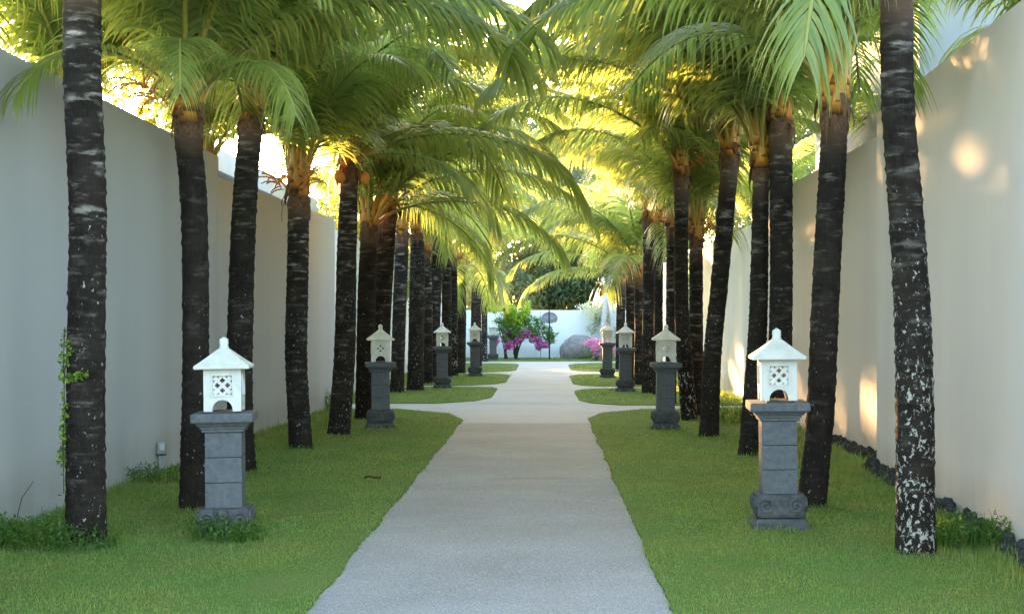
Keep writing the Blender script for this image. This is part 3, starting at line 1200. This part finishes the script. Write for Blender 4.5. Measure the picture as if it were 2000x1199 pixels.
def lantern(label, px, py, rz, mat, sunk=0.0):
    g = gp(px, py)
    BASES.append((g.x, g.y, 0.26))
    root = thing('stone_lantern', label, 'lantern', (g.x, g.y, 0.03 + sunk), LG, (math.radians((px * 7 % 11 - 5) * 0.12), math.radians((px * 3 % 13 - 6) * 0.12), math.radians(rz)))
    rr = random.Random(int(px))
    link('plinth', PLIN, None, root)
    link('carved_block', CARV, None, root, (0, 0, 0.066))
    z = 0.255
    for i in range(3):
        link('stone_block', BLK[0], None, root, (rr.uniform(-.002, .002), rr.uniform(-.002, .002), z), (0, 0, rr.uniform(-.008, .008)))
        z += 0.1925
    cap = link('cap_stone', CAP, None, root, (0, 0, z))
    z += 0.144
    link('lamp_tray', TRAY, None, root, (0, 0, z))
    body = link('lamp_body', None, None, root, (0, 0, z + 0.0125))
    body.empty_display_size = 0.05
    h = LW / 2 - LT / 2

    def cp(me, mt):
        me2 = MESHC.get((me.name, mt.name))
        if me2 is None:
            me2 = me.copy()
            me2.materials.clear()
            me2.materials.append(mt)
            MESHC[(me.name, mt.name)] = me2
        return me2
    for (x, y, a, me) in ((0, -h, 0, PAN_F), (0, h, math.pi, PAN_F), (h, 0, math.pi / 2, PAN_S), (-h, 0, -math.pi / 2, PAN_S)):
        link('side_panel', cp(me, mat), None, body, (x, y, 0), (0, 0, a))
        c, s = math.cos(a), math.sin(a)
        n = Vector((s, -c, 0))
        link('lattice', cp(LAT, mat), None, body, Vector((x, y, 0.198)) - n * 0.003, (0, 0, a))
        link('lattice_rim', cp(RIM, mat), None, body, Vector((x, y, 0.198)) + n * (LT / 2 + 0.0035), (0, 0, a))
    link('roof', cp(ROOF, mat), None, root, (0, 0, z + LH + 0.013))
    link('finial', cp(FIN, mat), None, root, (0, 0, z + LH + 0.1645), (0, 0, math.radians(45)))
    return root


MESHC = {}
lantern('nearest left stone lantern, white roofed lamp on weedy grey pillar', 442, 1043, 6, M['white'], -0.065)
lantern('second stone lantern on the left, at the corner before the first side path', 743, 836, 8, M['cream'])
lantern('third stone lantern on the left, beyond the first side path', 864, 758, 4, M['cream'])
lantern('fourth stone lantern on the left, before a pale banded palm trunk', 928, 735, 2, M['cream'])
lantern('farthest left stone lantern, beside the bougainvillea shrub', 963, 704, 5, M['white'])
lantern('nearest right stone lantern, white roofed lamp with carved foot in clear view', 1521, 1030, -3, M['white'])
lantern('second stone lantern on the right, at the corner before the side path', 1299, 838, -1, M['cream'])
lantern('third stone lantern on the right, before dark palm trunks past the side path', 1221, 765, 1, M['white'])
lantern('farthest right stone lantern, in front of the pink flowers', 1186, 738, 0, M['cream'])

# ------------------------------------------------------------------ buildings behind the walls
b = thing('villa', 'white villa eaves showing over the left wall behind the short palm', 'building', (-9.2, 24, 0))
link('wall', box_mesh('wall', 0, 7, 0, 5.6, 13, 3.95), M['house'], b)
link('eaves', box_mesh('eaves', 0, 7, 3.955, 6.2, 13.8, 0.30, 0.012), M['fascia'], b)
link('fascia', box_mesh('fascia', 0, 7, 4.26, 6.0, 13.5, 0.14, 0.006), M['fascia_grey'], b)
link('roof', box_mesh('roof', 0, 7, 4.405, 6.4, 14.0, 0.42, 0.012), M['fascia'], b)
for i in range(3):
    w = link('window', box_mesh('window', 2.83, 2.6 + i * 4.0, 1.0, 0.08, 1.8, 2.0, 0.01), M['fascia'], b)
    link('pane', box_mesh('pane', 2.89, 2.6 + i * 4.0, 1.1, 0.04, 1.6, 1.8), M['glass'], w)
b = thing('house', 'pale house wall glimpsed over the right wall beside the nearest palm', 'building', (8.6, 22, 0))
link('wall', box_mesh('wall', 0, 3, 0, 6.2, 8, 6.6), M['house'], b)
link('roof', box_mesh('roof', 0, 3, 6.605, 6.9, 8.8, 0.35, 0.02), M['fascia_grey'], b)
for i in range(2):
    w = link('window', box_mesh('window', 0.4 + i * 1.8, -1.03, 3.9, 1.2, 0.08, 1.5, 0.01), M['fascia'], b)
    link('pane', box_mesh('pane', 0.4 + i * 1.8, -1.08, 4.0, 1.0, 0.03, 1.3), M['glass'], w)


# ------------------------------------------------------------------ leafy plants
def leaf_cloud(rng, centres, n, size, droop=0.4, aspect=0.5, tint=None):
    """n folded leaves scattered through ellipsoids: centres = [(c, (rx,ry,rz), weight)]"""
    w = np.array([c[2] for c in centres], float)
    w /= w.sum()
    idx = rng.choice(len(centres), n, p=w)
    C = np.array([tuple(c[0]) for c in centres])[idx]
    Rr = np.array([c[1] for c in centres])[idx]
    d = rng.normal(size=(n, 3))
    d /= np.linalg.norm(d, axis=1, keepdims=True)
    rad = rng.uniform(0.35, 1.0, (n, 1)) ** 0.5 * (1 + 0.18 * rng.normal(size=(n, 1)))
    P = C + d * rad * Rr
    dirv = d * 0.6 + rng.normal(size=(n, 3)) * 0.6
    dirv[:, 2] -= droop
    dirv /= np.linalg.norm(dirv, axis=1, keepdims=True)
    up = rng.normal(size=(n, 3)) * 0.5 + d * 0.5 + np.array([0, 0, 0.8])
    sidev = np.cross(dirv, up)
    sidev /= np.linalg.norm(sidev, axis=1, keepdims=True) + 1e-9
    nor = np.cross(sidev, dirv)
    s = size * rng.uniform(0.6, 1.3, (n, 1))
    a = P
    m1 = P + dirv * s * 0.45 + sidev * s * aspect * 0.5 + nor * s * 0.08
    m2 = P + dirv * s * 0.45 - sidev * s * aspect * 0.5 + nor * s * 0.08
    t = P + dirv * s - nor * s * 0.08
    V = np.stack([a, m1, t, m2], 1).reshape(-1, 3)
    k = np.arange(n)[:, None] * 4
    Fq = np.concatenate([k + np.array([[0, 1, 2]]), k + np.array([[0, 2, 3]])], 0)
    tv = rng.uniform(0, 1, n) if tint is None else tint
    return V, Fq, np.repeat(tv, 4)


def foliage(name, parent, mat, rng, centres, n, size, **kw):
    V, Fq, t = leaf_cloud(rng, centres, n, size, **kw)
    o = link(name, np_mesh(name, V, Fq, {'tint': t}), mat, parent)
    return o


def clumps(rng, c, r, k, kr):
    """k sub-clumps on an ellipsoid of radius r"""
    out = []
    for _ in range(k):
        d = rng.normal(size=3)
        d /= np.linalg.norm(d)
        q = rng.uniform(0.45, 1.0)
        s = kr * rng.uniform(0.7, 1.3)
        out.append((Vector((c[0] + d[0] * r[0] * q, c[1] + d[1] * r[1] * q, c[2] + d[2] * r[2] * q)), (s, s, s * 0.8), s * s))
    return out


def stems(n, h, spread, r, rng):
    parts = []
    for i in range(n):
        an = rng.uniform(0, 6.28)
        pts = []
        for j in range(6):
            f = j / 5
            pts.append(Vector((math.cos(an) * spread * f ** 1.4 + rng.normal() * 0.03, math.sin(an) * spread * f ** 1.4 + rng.normal() * 0.03, h * f - 0.03)))
        parts.append(tube(pts, [r * (1 - 0.75 * j / 5) for j in range(6)], 6))
    return mesh_from('stem', *join(parts), smooth=True)


# bougainvillea at the far left
yb = 60.5
c = at(1008, 700, yb)
b = thing('bougainvillea_shrub', 'bushy green shrub with magenta flowers before the far white wall', 'shrub', (c.x, yb, 0.03))
rng = np.random.default_rng(5)
link('stem', stems(6, 1.3, 0.55, 0.06, rng), M['wood'], b)
cl = clumps(rng, (0.15, 0, 1.25), (1.15, 0.7, 0.60), 30, 0.27)
cl += [(Vector((x, -0.2, z)), (0.22, 0.2, 0.12), 0.07) for x, z in ((1.25, 0.95), (1.45, 0.78), (1.05, 1.35), (1.3, 1.2), (1.0, 1.6), (-0.85, 1.3), (-0.9, 0.95), (-0.7, 1.6), (1.5, 1.0))]
foliage('foliage', b, M['bougleaf'], rng, cl, 5600, 0.105, aspect=0.6)
cl2 = [(Vector((x, y, z)), (0.15, 0.15, 0.13), 1) for x, y, z in ((-0.95, -0.4, 0.62), (-0.85, -0.5, 0.75), (-0.35, -0.6, 0.55), (-0.2, -0.65, 0.62), (0.35, -0.7, 1.05), (0.5, -0.6, 1.1), (0.2, -0.65, 0.85), (0.75, -0.6, 0.82), (0.95, -0.5, 0.78), (1.05, -0.45, 0.62), (1.25, -0.4, 0.60), (0.95, -0.5, 0.52), (-0.3, -0.5, 1.15), (0.05, -0.6, 0.75))]
foliage('flowers', b, M['magenta'], rng, cl2, 2100, 0.08, aspect=0.9)
c = at(988, 650, 60.2)
b = thing('lime_shrub', 'bright lime green climber rising above the bougainvillea', 'shrub', (c.x, 60.2, 0.03))
link('stem', stems(5, 2.0, 0.5, 0.03, rng), M['wood'], b)
foliage('foliage', b, M['lime'], rng, [(Vector((x, 0, z)), (rx, 0.3, rz), rx * rz) for x, z, rx, rz in ((-0.5, 2.1, .35, .12), (0.15, 1.95, .25, .32), (0.42, 1.65, .35, .3), (0.9, 2.2, .10, .22), (-0.1, 2.25, .1, .2), (0.75, 1.85, .2, .15))], 1900, 0.13, aspect=0.6)

# white flowering climber, bleached forked trunk, pink flowers on the right
yw = 61.2
c = at(1183, 700, yw)
b = thing('flowering_tree', 'bleached forked tree trunk hung with cream blossom at the far right', 'tree', (c.x, yw, 0.03))
px = F / yw
tp = [tube([Vector((-0.22, -0.1, -0.05)), Vector((-0.14, -0.05, 1.0)), Vector((-0.04, 0, 2.0)), Vector((0.05, 0, 2.75)), Vector((0.06, 0, 3.05))], [0.11, 0.10, 0.11, 0.13, 0.13], 10),
      tube([Vector((0.05, 0, 2.85)), Vector((-0.05, 0, 3.15)), Vector((-0.14, 0, 3.42))], [0.11, 0.085, 0.075], 10),
      tube([Vector((0.05, 0, 2.85)), Vector((0.16, 0, 3.2)), Vector((0.24, 0, 3.5))], [0.12, 0.105, 0.11], 10),
      tube([Vector((0.28, 0.1, -0.05)), Vector((0.30, 0.1, 0.9)), Vector((0.26, 0.05, 1.7)), Vector((0.12, 0, 2.5))], [0.10, 0.09, 0.09, 0.07], 10)]
link('trunk', mesh_from('trunk', *join(tp), smooth=True), M['palewood'], b)
cl = clumps(rng, (-0.20, 0.75, 2.10), (0.85, 0.35, 0.42), 16, 0.24)
foliage('blossom', b, M['whiteflower'], rng, cl, 2800, 0.075, aspect=0.9)
cl = clumps(rng, (-0.05, 0.75, 1.25), (0.60, 0.35, 0.75), 12, 0.24)
foliage('foliage', b, M['paleleaf'], rng, cl, 1500, 0.09)
c = at(1165, 700, 58.2)
b = thing('pink_shrub', 'pink flowering shrub behind the farthest right lantern', 'shrub', (c.x, 58.2, 0.03))
link('stem', stems(5, 0.7, 0.35, 0.02, rng), M['wood'], b)
foliage('foliage', b, M['bougleaf'], rng, [(Vector((0.1, 0, 0.35)), (0.6, 0.4, 0.28), 1)], 700, 0.08)
foliage('flowers', b, M['pink'], rng, clumps(rng, (0.22, -0.1, 0.50), (0.72, 0.35, 0.46), 20, 0.15), 2600, 0.06, aspect=0.9)

# boulder
rng = np.random.default_rng(9)
bm = bmesh.new()
bmesh.ops.create_icosphere(bm, subdivisions=4, radius=1)
from mathutils import noise as mn
for v in bm.verts:
    n1 = mn.noise(v.co * 1.3 + Vector((3, 1, 7)))
    n2 = mn.noise(v.co * 4.0)
    k = 1 + 0.20 * n1 + 0.05 * n2
    v.co = Vector((v.co.x * 0.72 * k + 0.12 * v.co.z, v.co.y * 0.7 * k, (v.co.z * 0.64 * k) + 0.38))
c = at(1128, 700, 60.9)
link('boulder', bm_mesh('boulder', bm, True), M['boulder'], None, (c.x, 60.9, 0), None, label='large rounded grey boulder in front of the far white wall', category='boulder')

# round sign on its posts
ys = 59.4
c = at(1073, 700, ys)
b = thing('garden_sign', 'round grey signboard on a black post before the far wall', 'sign', (c.x, ys, 0.03))
link('post', mesh_from('post', *tube([Vector((0, 0, -0.05)), Vector((0.0, 0, 1.3)), Vector((-0.01, 0, 2.06))], [0.028] * 3, 10), smooth=True), M['blackmetal'], b)
out = [(0.335 * math.copysign(abs(math.cos(a)) ** 0.9, math.cos(a)) * (1 - 0.08 * math.sin(a)), 0.25 * math.sin(a) + (0.0 if math.sin(a) > -0.75 else 0.04)) for a in [i * 2 * math.pi / 40 for i in range(40)]]
sg = link('signboard', curve_mesh('signboard', [out], 0.05, 0.008), M['sign'], b, (0, 0.06, 1.70))
lines = []
for i, (w, z) in enumerate(((0.17, 0.10), (0.22, 0.055), (0.19, 0.01), (0.16, -0.035))):
    x = -w
    while x < w:
        l_ = R.uniform(0.02, 0.05)
        bmv = [(x, -0.036, z), (x + l_, -0.036, z), (x + l_, -0.036, z + 0.016), (x, -0.036, z + 0.016)]
        lines.append((bmv, [(0, 1, 2, 3)]))
        x += l_ + 0.012
link('lettering', mesh_from('lettering', *join(lines)), M['paleline'], sg)
link('stay_rod', mesh_from('stay_rod', *tube([Vector((-0.36, 0.1, -0.05)), Vector((-0.36, 0.1, 2.0))], [0.014] * 2, 8), smooth=True), M['metal'], b)

# little white hoop
c = at(1085, 700, 59.8)
pts = [Vector((0.14 * math.cos(a), 0, 0.24 * math.sin(a))) for a in [i * math.pi / 12 for i in range(13)]]
link('pipe_hoop', mesh_from('pipe_hoop', *tube(pts, [0.016] * 13, 8), smooth=True), M['fascia'], None, (c.x, 59.8, 0.02), None, label='small white bent pipe in the grass right of the sign post', category='pipe')

# ------------------------------------------------------------------ trees beyond the walls
TG = 'trees beyond the garden walls'


def tree(label, x, y, h, r, mat, seed, n=5000, leaf=0.2, trunk_r=0.16, kr=0.9):
    rng = np.random.default_rng(seed)
    b = thing('garden_tree', label, 'tree', (x, y, -0.05), TG)
    parts = []
    parts.append(tube([Vector((0, 0, 0)), Vector((0.1, 0, h * 0.35)), Vector((-0.05, 0.1, h * 0.75))], [trunk_r, trunk_r * 0.8, trunk_r * 0.4], 8))
    for i in range(6):
        an = i * 1.1 + rng.uniform(0, 0.6)
        z0 = h * rng.uniform(0.25, 0.5)
        parts.append(tube([Vector((0.06, 0, z0)), Vector((math.cos(an) * r * 0.4, math.sin(an) * r * 0.4, z0 + h * 0.18)), Vector((math.cos(an) * r * 0.8, math.sin(an) * r * 0.8, z0 + h * 0.3))], [trunk_r * 0.5, trunk_r * 0.35, trunk_r * 0.12], 6))
    link('trunk', mesh_from('trunk', *join(parts), smooth=True), M['wood'], b)
    cl = clumps(rng, (0, 0, h * 0.62), (r, r * 0.9, h * 0.40), 26, kr)
    foliage('crown', b, mat, rng, cl, n, leaf)
    return b


tree('low dark green tree directly behind the signboard, over the far wall', 0.75, 67.5, 4.4, 1.8, M['darkleaf'], 49, 8000, 0.19, kr=0.7)
tree('dark rounded tree just above the far wall, left of the sign', -1.55, 66.0, 4.3, 1.7, M['greyleaf'], 51, 9000, 0.18, kr=0.6)
tree('dark bushy tree above the far wall behind the bleached trunk', 2.6, 66.5, 4.9, 2.0, M['darkleaf'], 52, 10000, 0.19, kr=0.7)
tree('tall grey green tree beyond the far wall at left', -3.9, 68.5, 7.5, 2.4, M['greyleaf'], 53, 12000, 0.22)
tree('grey green tree beyond the far wall in the middle', 0.4, 72.0, 8.5, 2.6, M['greyleaf'], 54, 14000, 0.24)
tree('tall yellow green tree rising beyond the right end of the far wall', 4.5, 74.0, 10.0, 3.0, M['goldleaf'], 55, 14000, 0.26)
tree('very tall pale green tree filling the gap at the end of the avenue', 1.8, 92.0, 16.0, 5.2, M['greyleaf'], 47, 20000, 0.33, 0.25, 1.5)
tree('tall spreading tree behind the others, beyond the far wall', -2.2, 80.0, 12.5, 4.2, M['greyleaf'], 56, 18000, 0.30, 0.2, 1.3)
tree('big dark green tree behind the others at far right', 5.5, 84.0, 13.0, 4.5, M['greyleaf'], 57, 18000, 0.30, 0.2, 1.3)
tree('golden bushy tree just behind the near left wall, between the first two left trunks', -6.9, 18.3, 5.4, 1.6, M['goldleaf'], 39, 9000, 0.15, 0.12, 0.6)
for q, (lab, yy_) in enumerate((('added sun-blocking bushy tree behind the left wall, level with the third left lantern', 40.3), ('added sun-blocking bushy tree behind the left wall, level with the fourth left lantern', 44.5), ('added sun-blocking bushy tree behind the bright left wall, third from its far end', 48.2), ('added sun-blocking bushy tree behind the bright left wall, second from its far end', 52.0), ('added sun-blocking bushy tree behind the bright left wall at its far end', 56.0))):
    tree(lab, -6.4, yy_, 5.1, 2.5, M['goldleaf'], 140 + q * 10, 15000, 0.19, 0.14, 0.9)  # row added to keep low sun off the right lawn and lower wall
tree('very tall grey green tree far behind, left of the avenue axis', -4.0, 100.0, 22.0, 6.5, M['greyleaf'], 37, 26000, 0.42, 0.3, 2.0)
tree('very tall grey green tree far behind, right of the avenue axis', 6.0, 106.0, 23.0, 6.5, M['greyleaf'], 38, 26000, 0.42, 0.3, 2.0)
tree('tall tree behind the right wall, past the second right lantern', 8.0, 47.0, 8.5, 2.6, M['greyleaf'], 59, 11000, 0.22)
tree('broad tall tree behind the far right wall stretch', 8.5, 60.0, 10.5, 3.2, M['goldleaf'], 48, 14000, 0.25)

# palms beyond the walls
PB = 'palms growing behind the garden walls'
for i, (lab, x, y, h) in enumerate([
        ('palm behind the left wall at far left, leaves drooping over the near wall top', -5.15, 11.0, 3.7),
        ('palm behind the left wall showing between the first two left trunks', -5.2, 15.4, 3.5),
        ('palm behind the left wall, its sunlit crown over the wall top', -5.0, 20.5, 3.5),
        ('palm behind the right wall beside the pale house', 5.9, 15.5, 3.7),
        ('palm behind the long right wall section, crown over the top', 6.3, 25.0, 3.6),
        ('far palm behind the bright left wall stretch', -6.4, 47.0, 4.2),
        ('far palm behind the bluish right wall stretch', 6.3, 42.0, 4.0),
        ('palm beyond the far wall with fronds above the sign', 0.7, 66.6, 4.6),
        ('palm beyond the far wall, left, with pale green fronds', -2.7, 67.6, 5.2),
        ('palm beyond the far wall, right of the bleached trunk', 3.6, 68.0, 5.6)]):
    palm(lab, [Vector((x, y, 0)), Vector((x + 0.05, y, h * 0.5)), Vector((x + 0.15, y, h))], 60 + i, r=(0.15, 0.12), lichen=0.2, pale=0.7, nfr=17, group=PB, fine=0.08)

# palms at the near end whose trunks stand outside the frame, their fronds hanging into the top
palm('palm standing just outside the left edge, fronds hanging over the left wall', [Vector((-3.35, 7.6, 0)), Vector((-3.3, 7.6, 2)), Vector((-3.2, 7.6, 4.6))], 80, r=(0.15, 0.13), nfr=23)

# ------------------------------------------------------------------ small things
# junction box on its conduit at the left wall
c = gp(305, 926)
b = thing('outlet_post', 'small grey outlet box on a pipe against the left wall', 'outlet', (c.x + 0.06, c.y, 0.06))
link('conduit', mesh_from('conduit', *tube([Vector((-0.02, 0, -0.1)), Vector((-0.02, 0, 0.16))], [0.017] * 2, 10), smooth=True), M['metal'], b)
link('outlet_box', box_mesh('outlet_box', 0, 0, 0.16, 0.085, 0.06, 0.13, 0.008), M['metal'], b)
lid = link('outlet_lid', box_mesh('outlet_lid', 0.012, -0.036, 0.20, 0.055, 0.012, 0.07, 0.006), M['fascia_grey'], b)
link('bracket', box_mesh('bracket', 0, -0.01, 0.145, 0.10, 0.05, 0.012, 0.002), M['blackmetal'], b)

# curled dead leaf on the left lawn
c = gp(728, 946)
V, Fc = [], []
for i in range(11):
    f = i / 10
    w = 0.045 * math.sin(math.pi * min(1, f * 0.95 + 0.05))
    z = 0.05 + 0.05 * math.sin(f * 5) * (1 - f) + 0.03 * f
    V += [(-0.16 + 0.32 * f, -w, z + 0.035), (-0.16 + 0.32 * f, 0, z - 0.01), (-0.16 + 0.32 * f, w, z + 0.04 * (1 - f))]
for i in range(10):
    a = i * 3
    Fc += [(a, a + 1, a + 4, a + 3), (a + 1, a + 2, a + 5, a + 4)]
link('dead_leaf', mesh_from('dead_leaf', V, Fc, True), M['deadleaf'], None, (c.x, c.y, 0.03), (0, 0, -0.2), label='curled brown dead leaf lying on the left lawn', category='leaf').scale = (0.55, 1.0, 0.5)

# black lava stones along the foot of the right wall
b = thing('stone_edging', 'row of rough black stones along the foot of the right wall', 'edging', (3.2, 9, 0.03))
ROCKS = []
for q in range(5):
    bm = bmesh.new()
    bmesh.ops.create_icosphere(bm, subdivisions=2, radius=0.068)
    for v in bm.verts:
        v.co *= 1 + 0.6 * mn.noise(v.co * 17 + Vector((q * 5.1, 0, 0))) + 0.3 * mn.noise(v.co * 45)
        v.co.z *= 0.85
    me = bm_mesh('stone', bm)
    me.materials.append(M['blackrock'])
    ROCKS.append(me)
yy = 9.2
while yy < 19.5:
    xw = 3.30 if yy < 9.5 else (3.30 + (yy - 9.5) / 6.1 * 0.32 if yy < 15.6 else 3.87)
    for lay in range(2):
        s = R.uniform(0.55, 1.45)
        o = link('stone', ROCKS[R.randrange(5)], None, b, (xw - 3.2 - 0.05 - 0.05 * lay + R.uniform(-.04, .03), yy - 9 + R.uniform(-.03, .03), R.uniform(0.03, 0.10) if lay == 0 else 0.02), (R.uniform(0, 6), R.uniform(0, 6), R.uniform(0, 6)))
        s *= 0.66
        o.scale = (s, s, s * (1.2 if lay == 0 else 0.8))
    yy += R.uniform(0.10, 0.16)


# climbing vine on the nearest left trunk
def vine():
    rng = np.random.default_rng(3)
    g = gp(168, 1066)
    y = g.y
    b = thing('climbing_vine', 'light green vine climbing the left edge of the nearest left trunk', 'vine', (g.x, y, 0.03))
    rad = 0.158

    def on(px, py):
        p = at(px, py, y) - Vector((g.x, y, 0.03))
        cx = at(167.5, py, y).x - g.x
        dx = max(-rad, min(rad, p.x - cx))
        return Vector((cx + dx * 1.02, -math.sqrt(max(0, rad * rad - dx * dx)) * 1.03, p.z))
    strands = [[(134, 960), (133, 880), (131, 820), (136, 780), (136, 735), (146, 690), (150, 672)], [(137, 735), (152, 735), (168, 732), (183, 726)], [(131, 900), (130, 860), (138, 800)], [(134, 735), (134, 690), (137, 640)]]
    parts = []
    LP = []
    for st in strands:
        pts = [on(*s) for s in st]
        cl = catmull(pts, 24)
        parts.append(tube(cl, [0.004] * len(cl), 5))
        LP += cl
    link('stem', mesh_from('stem', *join(parts), smooth=True), M['wood'], b)
    cs = [(p, (0.022, 0.02, 0.022), 1.0 if p.z < 1.0 else 0.7) for p in LP]
    o = foliage('leaves', b, M['vine'], rng, cs, 330, 0.034, aspect=0.8)
    o['kind'] = 'stuff'


vine()


# leafy weeds
def weed(label, px, py, w, h, n, seed, blades=60):
    rng = np.random.default_rng(seed)
    g = gp(px, py)
    b = thing('weed_clump', label, 'weeds', (g.x, g.y, 0.03), 'weed clumps in the lawn')
    cs = [(Vector((rng.uniform(-w, w), rng.uniform(-0.25, 0.25), h * rng.uniform(0.2, 0.75))), (0.10, 0.10, 0.08), 1) for _ in range(int(14 + w * 20))]
    o = foliage('leaves', b, M['weed'], rng, cs, int(n * 1.8), 0.036, aspect=0.5, droop=-0.1)
    o['kind'] = 'stuff'
    parts = []
    for i in range(blades):
        x, y = rng.uniform(-w, w), rng.uniform(-0.22, 0.22)
        an = rng.uniform(0, 6.28)
        L = h * rng.uniform(0.7, 1.5)
        k = rng.uniform(0.1, 0.5)
        pts = []
        for j in range(5):
            f = j / 4
            pts.append(Vector((x + math.cos(an) * L * k * f * f, y + math.sin(an) * L * k * f * f, L * f * (1 - 0.25 * f))))
        parts.append(tube(pts, [0.003, 0.0035, 0.003, 0.002, 0.0008], 4, False))
    V, Fc = join(parts)
    link('stalks', mesh_from('stalks', V, Fc, False, {'tint': [rng.uniform(0, 1)] * len(V)}), M['weed'], b, kind='stuff')


weed('leafy weeds at the foot of the left wall, left of nearest trunk', 50, 1075, 0.33, 0.22, 900, 1)
weed('low weeds growing round the foot of the nearest left trunk', 172, 1074, 0.20, 0.10, 260, 2, 40)
weed('weeds growing up the carved foot of the nearest left lantern', 443, 1056, 0.24, 0.13, 420, 3, 80)
weed('tall soft weeds beside the nearest right trunk below the wall', 1890, 1075, 0.26, 0.22, 520, 4, 120)
weed('weeds at the right wall foot behind the slanting palm', 1432, 828, 0.45, 0.30, 500, 5, 60)
weed('weeds at the foot of the left wall beyond the short palm', 640, 800, 0.35, 0.35, 500, 6, 60)
weed('weeds at the left wall foot right of the outlet post', 270, 945, 0.45, 0.16, 420, 7, 80)

# tall seed stalk against the left wall
g = gp(30, 1040)
b = thing('weed_stalk', 'single tall thin weed stalk against the left wall', 'weed', (g.x, g.y, 0.03))
pts = [Vector((0.0, 0, 0)), Vector((0.02, 0, 0.12)), Vector((0.05, 0, 0.24)), Vector((0.12, 0, 0.34)), Vector((0.14, 0, 0.37))]
link('stem', mesh_from('stem', *tube(pts, [0.005, 0.004, 0.004, 0.003, 0.002], 5), smooth=True), M['wood'], b)


# ------------------------------------------------------------------ grass blades
def grass():
    rng = np.random.default_rng(11)
    V, Fq, T = [], [], []
    off = 0
    bands = [(7.2, 11, 4800, 0.0036), (11, 15, 3000, 0.0050), (15, 20, 1500, 0.0070), (20, 28, 800, 0.010), (28, 40, 420, 0.015), (40, 62.4, 200, 0.022)]
    for (y0, y1, dens, bw) in bands:
        for (x0, x1) in ((-4.2, -0.85), (0.6, 4.1)) if y1 < 60 else ((-4.2, 4.2),):
            n = int((x1 - x0) * (y1 - y0) * dens)
            x = rng.uniform(x0, x1, n)
            y = rng.uniform(y0, y1, n)
            keep = np.zeros(n, bool)
            for _, lp in ISL:
                ys = [p.y for p in lp]
                if min(ys) > y1 or max(ys) < y0:
                    continue
                keep |= in_poly(x, y, lp)
            x, y = x[keep], y[keep]
            x = x + rng.normal(0, 0.022, len(x))
            n = len(x)
            # height: short mown, taller towards the walls and in random tufts
            nz = 0.5 + 0.25 * np.sin(x * 5.1 + 2 * np.sin(y * 1.7)) + 0.25 * np.sin(y * 3.3 + 1.5 * np.sin(x * 2.9))
            wallf = np.clip(np.where(x < 0, (-x - 3.35) / 0.6, (x - 2.75) / 0.6), 0, 1)
            h = 0.009 + 0.010 * nz + rng.exponential(0.0055, n)
            h = h * (1 + np.where(x > 0, 4.5, 3.5) * wallf * rng.uniform(0.2, 1.0, n))
            for (tx, ty, tr_) in BASES:
                if y0 - 0.6 < ty < y1 + 0.6:
                    dd = np.hypot(x - tx, y - ty)
                    h = h * (1 + 2.4 * np.exp(-((dd - tr_) / 0.09) ** 2) * rng.uniform(0, 1.3, n))
            # bare scuffed patches
            bare = (np.sin(x * 2.3 + 4 + np.sin(y * 0.9)) * np.sin(y * 0.8 + 1.0 + np.sin(x * 1.3)) > 0.62)
            h = np.where(bare, h * 0.6, h)
            an = rng.uniform(0, 2 * np.pi, n)
            lean = rng.uniform(0.2, 1.0, n)
            dx, dy = np.cos(an), np.sin(an)
            w = bw * rng.uniform(0.7, 1.3, n)
            wx, wy = -dy * w / 2, dx * w / 2
            z0 = np.full(n, 0.010)
            b0 = np.stack([x - wx, y - wy, z0], 1)
            b1 = np.stack([x + wx, y + wy, z0], 1)
            mx, my = x + dx * h * lean * 0.3, y + dy * h * lean * 0.3
            mz = z0 + h * 0.62
            m0 = np.stack([mx - wx * 0.8, my - wy * 0.8, mz], 1)
            m1 = np.stack([mx + wx * 0.8, my + wy * 0.8, mz], 1)
            tp = np.stack([x + dx * h * lean, y + dy * h * lean, z0 + h * (1.02 - 0.30 * lean)], 1)
            vv = np.stack([b0, b1, m0, m1, tp], 1).reshape(-1, 3)
            k = off + np.arange(n)[:, None] * 5
            Fq.append(np.concatenate([k + np.array([[0, 1, 3]]), k + np.array([[0, 3, 2]]), k + np.array([[2, 3, 4]])], 0))
            V.append(vv)
            tt = np.clip(rng.uniform(0, 1, n) * 0.7 + 0.3 * nz, 0, 1)
            T.append(np.repeat(tt, 5))
            off += n * 5
    V = np.concatenate(V)
    Fq = np.concatenate(Fq)
    T = np.concatenate(T)
    link('grass', np_mesh('grass', V, Fq, {'tint': T}), M['grass'], kind='stuff')
    return len(Fq)


print('grass tris', grass())
